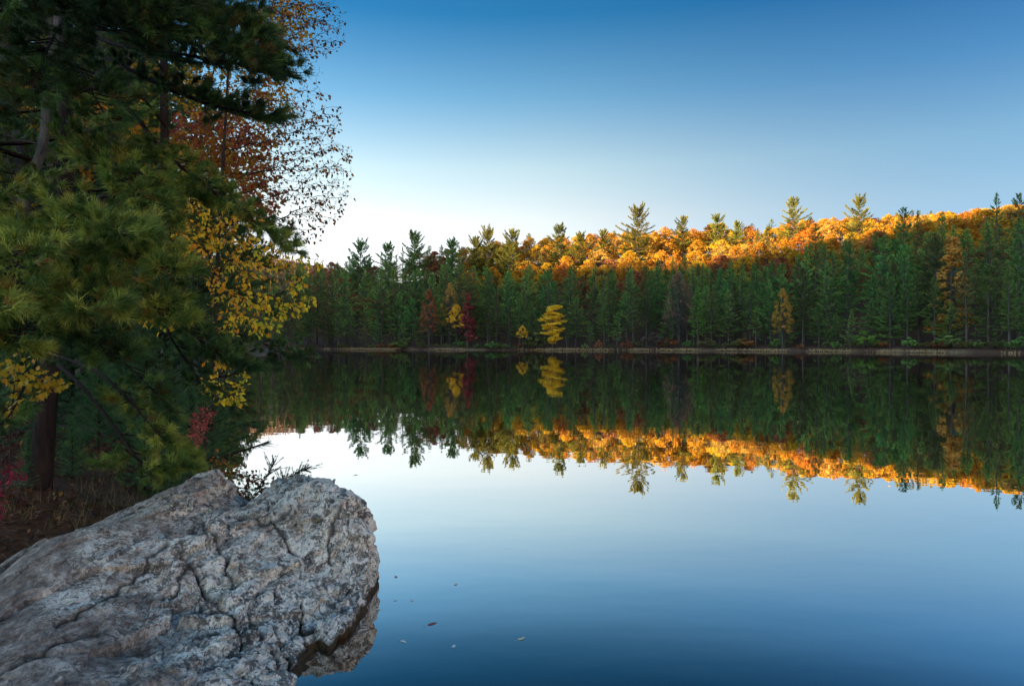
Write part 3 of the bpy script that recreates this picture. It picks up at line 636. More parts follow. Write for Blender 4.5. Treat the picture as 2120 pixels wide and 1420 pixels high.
# ---- the wall of shaded pines along the shore
gp = 'dark pines of the shaded conifer wall along the far shore'; np_ = 0
lab_p = 'dark green pine in the dense shaded wall of conifers along the far shore'
cand = []
for row, (d0, d1, sp_) in enumerate([(3, 7, 3.9), (7, 13, 4.8), (13, 21, 5.8), (21, 31, 6.0), (31, 42, 6.4)]):
    px = 500.
    while px < 2175:
        Y = shoreY(px); px += sp_ * F / Y * rng.uniform(.75, 1.25); cand.append((row, px, rng.uniform(d0, d1)))
for row, px, d in cand:
    if px > 2185 or np_ >= 250: continue
    x, Y = at_px(px, d)
    if not free(x, Y, 3.2): continue
    h = rng.uniform(13, 19) + row * .9 + (2.0 if px > 1550 else 0) - (1.5 if px < 760 else 0)
    if row == 0 and rng.random() < .45: h *= rng.uniform(.4, .7)
    # keep the crowns below the outline the wall has against the hillside
    lim = np.interp(px, [500, 760, 900, 1060, 1300, 1560, 1680, 1800, 1950, 2120], [548, 545, 540, 548, 545, 540, 502, 480, 466, 444])
    z = float(ground(np.array([x]), np.array([Y]))[0]); hm = EYE + (713 - lim) / F * Y - z
    h = min(h, hm * rng.uniform(.90, 1.02)) if hm > 5 else h * .8
    if row >= 2: h = max(h, hm * rng.uniform(.86, 1.0))
    h = min(h, 27)
    k = PINES[rng.integers(8)]; olive = rng.random() < (.36 if row < 2 else .14)
    place(k, x, Y, h, rng.uniform(0, 6.28), 'dull olive-brown pine in the shaded conifer wall along the far shore' if olive else lab_p, 'pine tree', 'dull olive-brown pines of the shaded conifer wall' if olive else gp,
          M['far_olive'] if olive else None, wide=(rng.uniform(.8, 1.15) + .12 * (row > 1)) * min(1.6, 19 / max(h, 6)) ** .5); np_ += 1
# ---- the hillside of autumn trees behind
nb_ = 0; d = 44.
hill = []
while d < 150:
    px = 590.
    while px < 2180:
        Y = shoreY(px) + d; px += 8.6 * F / Y * rng.uniform(.8, 1.2); hill.append((px, d + rng.uniform(-2.5, 2.5)))
    d += 7.6 + (d - 44) * .045
for px, d in hill:
    x, Y = at_px(px, d)
    if not free(x, Y, 5.4): continue
    h = rng.uniform(12, 17)
    z = float(ground(np.array([x]), np.array([Y]))[0])
    lim = np.interp(px, [600, 700, 860, 960, 1060, 1150, 1320, 1500, 1640, 1780, 1900, 2000, 2120], [532, 530, 512, 512, 495, 490, 476, 462, 456, 450, 444, 438, 422])
    hm = EYE + (713 - lim) / F * Y - z
    if hm < 5: continue
    h = min(h, hm * rng.uniform(.92, 1.03))
    vis = 1060 + F * x / Y; kindr = rng.random()
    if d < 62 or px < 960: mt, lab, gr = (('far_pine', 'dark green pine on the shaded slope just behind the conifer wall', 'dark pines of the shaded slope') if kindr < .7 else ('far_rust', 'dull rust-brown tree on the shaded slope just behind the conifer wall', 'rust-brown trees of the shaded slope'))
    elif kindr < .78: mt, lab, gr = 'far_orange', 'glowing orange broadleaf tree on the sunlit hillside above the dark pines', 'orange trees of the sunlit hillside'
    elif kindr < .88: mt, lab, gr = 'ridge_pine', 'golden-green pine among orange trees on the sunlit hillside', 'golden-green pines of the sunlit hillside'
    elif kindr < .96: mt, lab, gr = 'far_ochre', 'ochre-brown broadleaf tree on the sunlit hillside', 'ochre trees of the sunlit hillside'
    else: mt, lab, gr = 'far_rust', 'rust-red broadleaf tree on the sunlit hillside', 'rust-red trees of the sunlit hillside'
    pine = mt in ('ridge_pine', 'far_pine')
    k = PINES[rng.integers(8)] if pine else BROAD[rng.integers(5)]
    if pine: h *= 1.15
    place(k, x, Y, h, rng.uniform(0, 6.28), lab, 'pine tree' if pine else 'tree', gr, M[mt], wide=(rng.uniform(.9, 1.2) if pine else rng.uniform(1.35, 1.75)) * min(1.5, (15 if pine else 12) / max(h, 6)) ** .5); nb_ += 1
print('far trees', np_, nb_)
# ---- shrubs at the water's edge
for i in range(110):
    px = rng.uniform(620, 2140); x, Y = at_px(px, rng.uniform(1.2, 4.0))
    if not free(x, Y, .6): continue
    k = rng.random(); mt, lab = (('far_olive', 'low olive shrub in the undergrowth at the foot of the far shore pines') if k < .5 else ('far_rust', 'low rust-brown shrub in the undergrowth at the foot of the far shore pines') if k < .72 else ('far_pine', 'low dark green shrub in the undergrowth at the foot of the far shore pines'))
    place(BUSH, x, Y, rng.uniform(1.0, 2.6), rng.uniform(0, 6), lab, 'shrub', lab.split(' in the')[0].replace('low ', '') + 's at the foot of the far shore pines', M[mt], wide=rng.uniform(1.1, 2.2))
# ---- dry grass fringe along the far shore
rg = np.random.default_rng(8); N = 26000
px = rg.uniform(590, 2150, N); Yb = np.interp(px, [560, 640, 860, 1060, 1300, 1480, 1700, 1850, 2120, 2300], [214, 231, 222, 212, 200, 188, 170, 157, 134, 116])
Yb = Yb + rg.uniform(-3, 3.5, N); X = (px - 1060) / F * Yb; dd = sdist(X, Yb); ok = (dd > .02) & (dd < 1.6) & (fbm(np.stack([X / 6, Yb / 6, X * 0], -1), 2, 7) + rg.normal(0, .22, N) > -.02) & (dd < np.interp(X, [-60, 40, 110], [1.6, 1.3, .8]))
X = X[ok]; Yb = Yb[ok]; zb = ground(X, Yb); pp = np.stack([X, Yb, zb], -1)
mb = MB(); needles(mb, rg, pp, np.tile([0, 0, 1.], (len(pp), 1)), 2, rg.uniform(.3, .85, len(pp)), .10, .25, .55, .2)
gs = mb.build('dry_shore_grass', M['shore_dry']); tag(gs, 'strip of dry tan grass along the far waterline below the pines', 'grass', None, 'stuff')
# ---- far hill canopy (reads as one mass)
N = 9000; ax = rg.uniform(-420, 10, N); ay = rg.uniform(540, 760, N); hz_ = ground(ax, ay)
mb = MB(); ctr = np.stack([ax, ay, hz_ + 3], -1); k = 7
cc = np.repeat(ctr, k, 0) + rg.normal(0, 1, (N * k, 3)) * [2.3, 2.3, 2.6]; nrm = unit(rg.normal(0, 1, cc.shape) + [0, 0, .4]); u = unit(np.cross(nrm, rg.normal(0, 1, cc.shape))); v_ = np.cross(nrm, u); s = .95
q_ = np.stack([cc - u * s, cc - v_ * s * .7, cc + u * s, cc + v_ * s * .7], 1).reshape(-1, 3)
mb.add(q_, np.arange(len(cc) * 4).reshape(-1, 4), np.repeat(np.clip(rg.normal(.5, .25, N), 0, 1), k))
fh = mb.build('distant_woods', M['hazy_canopy']); tag(fh, 'hazy tan autumn woods covering the distant hill at the left end of the lake', 'woods', None, 'stuff')
# ------------------------------------------------------------------ trees close by, on the left bank
def gz(x, y): return float(ground(np.array([x]), np.array([y]))[0])
class Bough:
    """one limb with side twigs and needle tufts"""
    def __init__(s, rng, pts, r0, tl=.45, dens=1.0, nlen=.080, nn=34, tint=.5, start=.3, droop=.0, width=.0052, side_step=.085):
        s.w = MB(); s.n = MB(); pth = smooth_path(pts, 26); Ltot = np.linalg.norm(np.diff(pth, axis=0), axis=1).sum()
        tube(s.w, pth, np.linspace(r0 * .72, .004, len(pth)), 7)
        T = unit(np.gradient(pth, axis=0)); pos = []; dr = []; tt = []
        def tufts(p, k0=.35, local=0.):
            L_ = np.linalg.norm(np.diff(p, axis=0), axis=1).sum(); k = max(2, int(L_ * 7.5 * dens)); u = np.r_[rng.uniform(k0, 1, k), 1, .97]
            tp = unit(np.gradient(p, axis=0)); sgrid = np.linspace(0, 1, len(p))
            pos.append(np.stack([np.interp(u, sgrid, p[:, c]) for c in range(3)], 1)); dr.append(np.stack([np.interp(u, sgrid, tp[:, c]) for c in range(3)], 1)); tt.append(np.full(len(u), tint + local) + rng.normal(0, .17, len(u)) + .12 * (u - .6))
        n = max(4, int(Ltot / side_step)); sg = 1
        for k in range(n):
            u = start + (1 - start) * (k + rng.uniform(0, .8)) / n; u = min(u, .99); i_ = u * (len(pth) - 1); i0 = int(i_); f_ = i_ - i0
            b0 = pth[i0] * (1 - f_) + pth[min(i0 + 1, len(pth) - 1)] * f_; t0 = T[i0]; sg = -sg
            lat = unit(np.cross(t0, [0, 0, 1.])) * sg
            l = tl * (1 - .62 * (u - start) / (1 - start)) * rng.uniform(.45, 1.15)
            d0 = unit(t0 * .75 + lat * rng.uniform(.5, 1.1) + np.array([0, 0, rng.uniform(-.25, .35) - droop])); d1 = unit(d0 + t0 * .35 + np.array([0, 0, .30]))
            q = np.array([b0, b0 + d0 * l * .5, b0 + d0 * l * .5 + d1 * l * .5]); q = smooth_path(q, 6)
            tube(s.w, q, np.linspace(.0035 + .006 * l, .0018, 6), 4); loc = rng.normal(0, .17); tufts(q, .3, loc)
            for _ in range(int(l * 9)):
                a = rng.uniform(.25, .85) * 5; a0 = int(a); c0 = q[a0]; e = unit(unit(q[-1] - q[0]) * .7 + rng.normal(0, .5, 3) + [0, 0, .2]); l2 = l * rng.uniform(.25, .5)
                q2 = np.array([c0, c0 + e * l2 * .6, c0 + e * l2 + [0, 0, .15 * l2]]); tube(s.w, q2, [.0025, .002, .0015], 3); tufts(q2, .2, loc)
        tufts(pth[-6:], .2)
        pos = np.concatenate(pos); dr = np.concatenate(dr); tt = np.concatenate(tt)
        # an old brown fan of needles here and there
        br = rng.random(len(pos)) < .06; tt = np.where(br, .04, np.maximum(tt, .2))
        needles(s.n, rng, pos, dr, nn, nlen * rng.uniform(.75, 1.15, len(pos)), width, .42, np.clip(tt, 0, 1), .025); s.k = len(pos)
def ppath(l): return [P(*a) for a in l]
tri_total = [0]
def add_bough(tree, pts, r0, seed, mat='needle', off=None, **kw):
    b = Bough(np.random.default_rng(seed), ppath(pts) if off is None else [P(*a) - off for a in pts], r0, **kw)
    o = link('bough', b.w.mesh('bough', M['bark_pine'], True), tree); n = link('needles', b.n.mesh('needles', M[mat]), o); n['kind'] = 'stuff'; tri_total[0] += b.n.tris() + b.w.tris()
    return o

# ---- main pine, dark trunk at the left
t1 = empty('pine_tree'); tag(t1, 'large dark-trunked foreground pine with long bushy boughs hanging toward the boulder', 'pine tree')
mb = MB(); tp = smooth_path(ppath([(78, 1060, 6.1), (86, 985, 6.05), (98, 820, 6.0), (118, 620, 6.0), (134, 430, 6.0), (136, 200, 6.0), (138, 0, 6.0), (142, -300, 6.0), (150, -700, 6.1)]), 60)
tube(mb, tp, np.interp(np.linspace(0, 1, 60), [0, .05, .4, 1], [.125, .098, .066, .045]), 14); trk = mb.build('trunk', M['bark_pine'], t1, True)
BO = [ # path, radius, options
    ([(138, -120, 6), (260, -60, 5.5), (400, -10, 5.1), (500, 40, 4.9), (545, 90, 4.8)], .028, dict(tl=.55, tint=.40)),
    ([(137, -40, 6), (250, 10, 5.2), (360, 30, 4.7), (450, 75, 4.5), (500, 120, 4.4)], .026, dict(tl=.6, tint=.35)),
    ([(137, 40, 6), (230, 90, 5.6), (360, 110, 5.2), (480, 130, 4.9), (582, 142, 4.8)], .030, dict(tl=.5, tint=.42)),
    ([(136, 70, 6), (240, 130, 5.4), (360, 190, 5.0), (470, 225, 4.8), (560, 240, 4.7)], .030, dict(tl=.36, tint=.38)),
    ([(136, 100, 6), (200, 60, 5), (260, 50, 4.2), (340, 60, 3.7)], .024, dict(tl=.55, tint=.30)),
    ([(136, 20, 6), (70, -10, 5), (20, 0, 4.2), (-40, 30, 3.8)], .024, dict(tl=.6, tint=.30)),
    ([(136, -60, 6), (200, -40, 4.8), (250, -20, 4), (300, 0, 3.6)], .024, dict(tl=.6, tint=.28)),
    ([(136, 130, 6), (70, 160, 5), (10, 190, 4.3), (-60, 230, 4)], .022, dict(tl=.45, tint=.30)),
    ([(136, 190, 6), (210, 185, 5.6), (275, 235, 5.2), (345, 320, 4.9), (440, 395, 4.6), (520, 455, 4.5), (596, 512, 4.4)], .034, dict(tl=.27, start=.42, tint=.50)),
    ([(136, 250, 6), (200, 280, 5.2), (260, 330, 4.7), (300, 400, 4.4), (330, 450, 4.3)], .024, dict(tl=.42, tint=.48)),
    ([(135, 330, 6), (180, 310, 5), (250, 350, 4.2), (310, 420, 3.9)], .022, dict(tl=.42, tint=.5)),
    ([(135, 340, 6), (60, 360, 5), (0, 400, 4.2), (-60, 430, 3.8)], .022, dict(tl=.45, tint=.52)),
    ([(134, 430, 6), (240, 400, 5.4), (330, 380, 5.0), (400, 402, 4.8), (440, 420, 4.7)], .026, dict(tl=.20, start=.6, tint=.55)),
    ([(134, 440, 6), (100, 470, 4.6), (60, 500, 3.6), (30, 560, 3.0)], .022, dict(tl=.42, tint=.60)),
    ([(132, 470, 6), (150, 480, 4.8), (200, 470, 3.9), (270, 490, 3.4)], .022, dict(tl=.42, tint=.62)),
    ([(128, 520, 6), (200, 520, 4.8), (280, 530, 4.0), (370, 560, 3.6)], .024, dict(tl=.40, tint=.60)),
    ([(120, 560, 6), (60, 560, 4.4), (20, 590, 3.3), (-10, 640, 2.8)], .022, dict(tl=.40, tint=.60)),
    ([(118, 600, 6), (130, 600, 4.4), (160, 610, 3.5), (200, 650, 3.1)], .022, dict(tl=.38, tint=.56)),
    ([(118, 610, 6), (200, 600, 4.8), (290, 620, 4.0), (345, 660, 3.7)], .022, dict(tl=.36, tint=.55)),
    ([(110, 660, 6), (80, 660, 4.6), (50, 680, 3.6), (20, 720, 3.2)], .020, dict(tl=.36, tint=.50)),
    ([(110, 670, 6), (150, 680, 4.8), (190, 700, 4.0), (230, 740, 3.7)], .020, dict(tl=.34, tint=.45)),
    ([(128, 500, 6), (230, 540, 5.5), (330, 610, 5.0), (400, 690, 4.7), (455, 735, 4.6), (530, 762, 4.5)], .030, dict(tl=.26, start=.45, tint=.45)),
    ([(330, 610, 5.0), (350, 690, 4.9), (395, 760, 4.8), (430, 820, 4.7)], .016, dict(tl=.30, tint=.42)),
    ([(104, 740, 6), (170, 800, 5.4), (230, 875, 5.0), (290, 955, 4.8), (340, 965, 4.8), (392, 962, 4.9)], .026, dict(tl=.32, start=.45, tint=.58)),
    ([(104, 730, 6), (200, 770, 5.3), (270, 830, 5.0), (330, 900, 4.9), (380, 930, 5.0)], .020, dict(tl=.26, start=.35, tint=.52)),
    ([(110, 700, 6), (210, 720, 5.3), (300, 790, 5.1), (360, 860, 5.1)], .018, dict(tl=.30, start=.4, tint=.42)),
]
BO += [([(140, -260, 6), (60, -320, 4.6), (0, -420, 3.2), (-80, -500, 2.4)], .03, dict(tl=.7, tint=.3)), ([(140, -220, 6), (260, -260, 4.6), (380, -300, 3.4), (460, -360, 2.6)], .03, dict(tl=.7, tint=.3)),  # top boughs out of view, added to shade the ones below
    ([(139, -180, 6), (180, -260, 4.4), (220, -330, 3.2), (240, -420, 2.4)], .03, dict(tl=.7, tint=.3)), ([(140, -300, 6), (250, -200, 5.4), (400, -120, 4.8), (500, -80, 4.5)], .03, dict(tl=.65, tint=.3)),
    ([(136, 120, 6), (160, 140, 5.2), (190, 190, 4.6), (230, 260, 4.2)], .02, dict(tl=.4, tint=.34)), ([(137, 20, 6), (120, 60, 5), (90, 120, 4.3), (60, 200, 4)], .02, dict(tl=.45, tint=.3)),
    ([(112, 680, 6), (60, 780, 5.2), (20, 860, 4.9), (-20, 900, 4.8)], .018, dict(tl=.3, tint=.35))]
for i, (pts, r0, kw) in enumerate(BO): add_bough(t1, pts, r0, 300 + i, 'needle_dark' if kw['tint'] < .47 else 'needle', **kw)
# ---- second pine further along the bank, its boughs reaching over the water
t2 = empty('pine_tree'); tag(t2, 'pine further along the bank with low boughs over the water beside yellow leaves', 'pine tree')
mb = MB(); tp2 = smooth_path(ppath([(362, 985, 9.0), (352, 800, 9.0), (345, 500, 9.0), (340, 200, 9.0), (338, -200, 9)]), 40); tube(mb, tp2, np.linspace(.075, .04, 40), 12); mb.build('trunk', M['bark_pine'], t2, True)
for i, (pts, tint) in enumerate([([(350, 760, 9), (440, 690, 8.6), (520, 700, 8.3), (580, 730, 8.0), (632, 742, 7.8)], .42), ([(350, 740, 9), (430, 720, 8.6), (500, 750, 8.3), (560, 762, 8.0)], .38),
        ([(348, 640, 9), (430, 600, 8.6), (500, 620, 8.2), (560, 650, 8)], .35), ([(346, 560, 9), (430, 520, 8.5), (500, 530, 8.2), (570, 560, 7.9)], .38), ([(346, 520, 9), (440, 470, 8.6), (520, 470, 8.2), (585, 480, 8)], .4),
        ([(350, 800, 9), (420, 780, 8.6), (470, 810, 8.3), (500, 850, 8.2)], .35), ([(345, 450, 9), (400, 420, 8.4), (460, 420, 8)], .35), ([(345, 600, 9), (300, 600, 8), (250, 640, 7.4)], .35), ([(348, 700, 9), (400, 680, 8), (440, 700, 7.5)], .35),
        ([(343, 350, 9), (300, 330, 8.2), (250, 340, 7.6)], .3), ([(342, 260, 9), (290, 200, 8.2), (230, 190, 7.6)], .3), ([(341, 150, 9), (300, 100, 8.2), (240, 90, 7.6)], .3), ([(341, 120, 9), (400, 60, 8.2), (450, 50, 7.6)], .3)]):
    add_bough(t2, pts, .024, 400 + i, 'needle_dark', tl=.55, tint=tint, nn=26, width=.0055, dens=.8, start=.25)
print('boughs', tri_total)

# ---- young pines: dense, soft, standing on the bank
def young_pine(seed, H, Lm, nn=14, nlen=.10, width=.004):
    rng = np.random.default_rng(seed); tr = MB(); cr = MB(); tube(tr, [[0, 0, -.3], [0, 0, H * .5], [.02, 0, H]], [.028 * H / 2.3, .018 * H / 2.3, .004], 7)
    pos = []; dr = []; tt = []; z = .06 * H
    while z < H:
        t = z / H
        for a in rng.uniform(0, 6.28) + np.arange(7) * .9 + rng.normal(0, .2, 7):
            L_ = Lm * (1 - t) ** .8 * rng.uniform(.6, 1.1) + .1; h = np.array([math.cos(a), math.sin(a), 0]); e = R(5 + 50 * t); s = np.linspace(0, 1, 5)[:, None]
            p = np.array([0, 0, z]) + h * s * L_ * math.cos(e) + np.array([0, 0, 1.]) * (s * L_ * math.sin(e) + .12 * L_ * s * s); tube(tr, p, np.linspace(.009, .003, 5), 3)
            k = int(L_ * 34); u = rng.uniform(.15, 1, k); b = np.stack([np.interp(u, s[:, 0], p[:, c]) for c in range(3)], 1); perp = np.array([-h[1], h[0], 0]); off = rng.uniform(-1, 1, k) * .3 * L_ * (1.1 - u)
            pos.append(b + perp * off[:, None]); dr.append(h + perp * off[:, None] * 2 + [0, 0, .35]); tt.append(np.full(k, rng.uniform(.45, .85)))
        z += .085 * H ** .6
    pos = np.concatenate(pos); needles(cr, rng, pos, np.concatenate(dr), nn, nlen, width, .5, np.concatenate(tt), .03); return tr, cr
M['needle_soft'] = foliage('needle_soft', [(0, (.03, .07, .03)), (.5, (.06, .16, .06)), (1, (.13, .28, .09))], .3, .5, .0, 0)
YP = Kind('young_pine', *young_pine(31, 2.6, .8), M['bark_pine'], M['needle_soft'], 2.6)
for px, Y, h, lab in [(330, 8.0, 2.3, 'soft green young pine filling the gap below the big pine boughs, left of the water'), (262, 8.6, 2.0, 'dim young pine behind the hanging bough, left of the soft green one'),
        (395, 7.6, 1.15, 'low bright green young pine just behind the hollow of the boulder'), (205, 7.8, 1.3, 'small shaded young pine between the dark trunk and the hanging bough'),
        (45, 8.6, 2.4, 'shaded young pine filling the gap left of the dark pine trunk'), (150, 9.4, 2.6, 'deep shaded young pine filling the gap right of the dark pine trunk'), (-20, 7.4, 1.9, 'dark young pine cut by the left edge above the sumac'), (100, 11, 3.0, 'tallest shaded young pine straight behind the dark pine trunk'),
        (300, 6.7, .75, 'knee-high green young pine in the undergrowth behind the slope of the boulder'), (352, 6.6, .6, 'smallest green young pine tight against the back of the boulder'), (150, 6.6, .55, 'tiny green young pine at the foot of the dark trunk'), (60, 6.0, .5, 'tiny pale green young pine near the left end of the boulder'),
        (418, 9.6, 2.6, 'tall young pine at the water edge under the yellow leaves')]:
    x = (px - 1060) / F * Y; place(YP, x, Y, h, px * .1, lab, 'young pine', z=max(gz(x, Y), .02))

# ---- broadleaf trees grown toward the space they fill
def colonize(rng, nodes, attr, step, kill, maxit=160, jitter=.38, bias=(0, 0, .0)):
    nodes = [np.asarray(n, float) for n in nodes]; par = [-1] + list(range(len(nodes) - 1)); A = attr.copy(); nd_ = np.full(len(A), 1e9); ni = np.zeros(len(A), int); done = 0
    for it in range(maxit):
        new = np.array(nodes[done:])
        D = np.linalg.norm(A[:, None] - new[None], axis=2); k = D.argmin(1); dm = D[np.arange(len(A)), k]; up = dm < nd_; nd_[up] = dm[up]; ni[up] = k[up] + done; done = len(nodes)
        keep = nd_ > kill; A = A[keep]; nd_ = nd_[keep]; ni = ni[keep]
        if len(A) < 3: break
        u = np.unique(ni); N = np.array(nodes); added = 0
        for i in u:
            v = (A[ni == i] - N[i]); d = unit(unit(unit(v).sum(0)) + np.array([0, 0, .18]) + rng.normal(0, jitter, 3) * .7)
            p = N[i] + d * step; nodes.append(p); par.append(int(i)); added += 1
        if len(nodes) > 9000 or added == 0: break
    return np.array(nodes), np.array(par)
def skeleton(nodes, par, tip=.0012, power=2.35, rmax=.12):
    n = len(nodes); acc = np.zeros(n); kids = [[] for _ in range(n)]
    for i in range(1, n): kids[par[i]].append(i)
    depth = np.zeros(n, int)
    for i in range(1, n): depth[i] = depth[par[i]] + 1
    for i in np.argsort(-depth):
        if not kids[i]: acc[i] = tip ** power
        if par[i] >= 0: acc[par[i]] += acc[i]
    r = np.minimum(acc ** (1 / power), rmax); chains = []; stack = [(0, -1)]
    while stack:
        i, frm = stack.pop(); ch = [frm] if frm >= 0 else []; ch.append(i)
        while kids[i]:
            ks = sorted(kids[i], key=lambda q: -r[q])
            for q in ks[1:]: stack.append((q, i))
            i = ks[0]; ch.append(i)
        chains.append(ch)
    return r, chains, kids
def blob(rng, n, regions):
    """attraction points: regions are (px, py, rx, ry, Y, rY, weight)"""
    w_ = np.array([g_[6] for g_ in regions], float); idx = rng.choice(len(regions), n, p=w_ / w_.sum()); G = np.array([g_[:6] for g_ in regions])[idx]
    d = unit(rng.normal(0, 1, (n, 3))) * rng.uniform(0, 1, (n, 1)) ** (1 / 2.6); Y = G[:, 4] + d[:, 2] * G[:, 5]
    px = G[:, 0] + d[:, 0] * G[:, 2]; py = G[:, 1] + d[:, 1] * G[:, 3]
    return np.stack([(px - 1060) / F * Y, Y, EYE - (py - 713) / F * Y], 1)
LEAFTRIS = [0]
def grown_tree(name, label, cat, seed, trunk, regions, n_attr, step, kill, leafmat, leaf, per=3, kind='ovate', tint=.5, tvar=.25, droop=.6, bark_m='twig', tip=.0012, rmax=.1, leaf_r=.0035, group=None, leaf_tail=0, spread=.06, flat=.6, tipbias=0.):
    rng = np.random.default_rng(seed); attr = blob(rng, n_attr, regions); nodes, par = colonize(rng, smooth_path(ppath(trunk), max(6, int(8 * len(trunk)))), attr, step, kill)
    r, chains, kids = skeleton(nodes, par, tip, rmax=rmax); e = empty(name); tag(e, label, cat, group)
    tw = MB(); first = True; nl = 0
    for ch in chains:
        pts = nodes[ch]; rr_ = r[ch].copy()
        if not first: rr_[0] = min(rr_[0], rr_[min(1, len(rr_) - 1)] * 1.15)
        if len(pts) < 2: continue
        if first:
            b = MB(); tube(b, pts, rr_, 9); b.build('trunk', M[bark_m], e, True); first = False
        elif rr_[0] > .011 and len(pts) > 4 and nl < 40:
            b = MB(); tube(b, pts, rr_, 6); b.build('limb', M[bark_m], e, True); nl += 1
        else: tube(tw, pts, rr_, 4 if rr_[0] > .004 else 3)
    if tw.v: tw.build('twigs', M[bark_m], e, True, 'stuff')
    idx = np.where(r < leaf_r)[0]; idx = idx[idx > 0]
    idx = np.repeat(idx, per); dirs_ = unit(nodes[idx] - nodes[par[idx]]) + rng.normal(0, .5, (len(idx), 3)); u = rng.uniform(0, 1, (len(idx), 1))
    pos = nodes[par[idx]] * (1 - u) + nodes[idx] * u + rng.normal(0, spread * .35, (len(idx), 3))
    tn = np.clip(tint + fbm(pos * 1.6, 3, seed) * .45, 0, 1)
    k = min(leaf_tail, len(pos))
    if k:   # the nearest, largest leaves are parts of their own
        sel = np.argsort(pos[:, 1])[:k]; rest = np.setdiff1d(np.arange(len(pos)), sel)
        v, f = leaf_shape(kind); metas = []
        for tv in np.linspace(.05, .95, 6):
            q = MB(); q.add(v, f, tv); metas.append(q.mesh('leaf', M[leafmat]))
        x_, y_, z_ = leaf_frames(rng, pos[sel], dirs_[sel], droop, flat)
        from mathutils import Matrix
        for j_, s_i in enumerate(sel):
            s = leaf * rng.uniform(.7, 1.25); o = link('leaf', metas[int(np.clip(tn[s_i] + rng.normal(0, tvar), 0, .99) * 6)], e)
            mt = np.eye(4); mt[:3, 0] = x_[j_] * s; mt[:3, 1] = y_[j_] * s; mt[:3, 2] = z_[j_] * s; mt[:3, 3] = pos[s_i] + x_[j_] * s * .35; o.matrix_local = Matrix(mt.tolist())
        pos = pos[rest]; dirs_ = dirs_[rest]; tn = tn[rest]
    lf = MB(); leaves(lf, rng, pos, dirs_, leaf, kind, droop, flat, tn, tvar)
    if lf.v: lf.build('foliage', M[leafmat], e, False, 'stuff')
    LEAFTRIS[0] += lf.tris() + tw.tris(); print(name, len(nodes), len(pos)); return e

grown_tree('silhouette_tree', 'brown-leaved tree with fine bare twigs arching out against the open sky', 'tree', 51,
    [(440, 960, 9.2), (445, 700, 9.2), (455, 450, 9.1), (470, 200, 9.0), (480, -60, 9.0)],
    [(650, 60, 75, 75, 8.2, .8, 1.2), (560, 40, 95, 65, 8.6, .9, 3.2), (600, 130, 70, 50, 8.4, .7, .5), (640, 250, 80, 60, 8.2, .8, 1.0), (655, 330, 85, 70, 8.2, .8, 1.0), (660, 420, 70, 60, 8.2, .8, 1.1), (600, 330, 70, 130, 8.5, .8, 1.6), (620, 480, 60, 35, 8.2, .6, .5), (700, 350, 45, 60, 8.2, .5, .35), (540, 250, 70, 110, 8.8, .8, 1.0)],
    4600, .065, .09, 'leaf_brown', .047, per=1, tint=.42, droop=.9, leaf_r=.0030, tip=.0015, spread=.03)
grown_tree('red_maple', 'red-leaved maple showing between the dark pine boughs with bits of sky through it', 'tree', 52,
    [(420, 980, 10.5), (424, 700, 10.5), (430, 450, 10.4), (440, 250, 10.3)],
    [(430, 270, 100, 50, 10, .9, 1.1), (500, 310, 80, 70, 9.8, .9, 1.3), (540, 400, 60, 80, 9.7, .8, 1.1), (440, 350, 80, 40, 10, .8, .5), (550, 100, 60, 60, 10, .7, .5)],
    2000, .10, .14, 'leaf_red', .066, per=4, kind='lobed', tint=.45, droop=.4, leaf_r=.0032)
grown_tree('orange_beech', 'orange-gold leaved tree behind the top pine boughs, lit through by the sky', 'tree', 53,
    [(400, 960, 11.5), (400, 600, 11.5), (420, 250, 11.4), (470, 60, 11.2)],
    [(560, 60, 100, 80, 10.8, 1.0, 1.5), (470, 60, 80, 80, 11, 1, .6), (430, 180, 120, 70, 11, 1, .8), (600, 20, 60, 60, 10.5, .8, .6), (560, 200, 60, 70, 10.6, .8, .6), (480, 440, 90, 60, 10.6, .9, 1.2), (500, 300, 110, 110, 10.6, 1, 1.6)],
    2800, .11, .145, 'leaf_gold', .066, per=4, tint=.55, droop=.5, leaf_r=.0032)
grown_tree('yellow_birch', 'birch with bright golden-yellow leaves leaning over the water under pine boughs', 'tree', 54,
    [(425, 975, 7.6), (428, 860, 7.5), (420, 720, 7.4), (440, 580, 7.2)],
    [(480, 600, 60, 70, 6.6, .6, 1.2), (540, 640, 80, 35, 6.3, .5, 1.2), (600, 628, 60, 26, 6.2, .4, .8), (540, 680, 50, 20, 6.3, .4, .7), (470, 680, 40, 30, 6.5, .5, .5), (430, 500, 60, 60, 6.9, .6, .8), (560, 560, 90, 28, 6.6, .5, .6), (640, 545, 40, 22, 6.4, .4, .35), (500, 520, 50, 40, 6.8, .5, .5), (620, 590, 40, 20, 6.4, .4, .2), (420, 420, 60, 45, 6.4, .4, .5), (500, 450, 70, 26, 6.4, .4, .5), (450, 760, 40, 26, 6.3, .3, .35), (360, 520, 60, 40, 6.2, .4, .4), (560, 520, 70, 16, 6.5, .4, .35), (330, 670, 50, 30, 6.0, .3, .25)],
    2200, .070, .095, 'leaf_yellow', .050, per=2, tint=.58, droop=.7, leaf_r=.0024, leaf_tail=280, spread=.04)
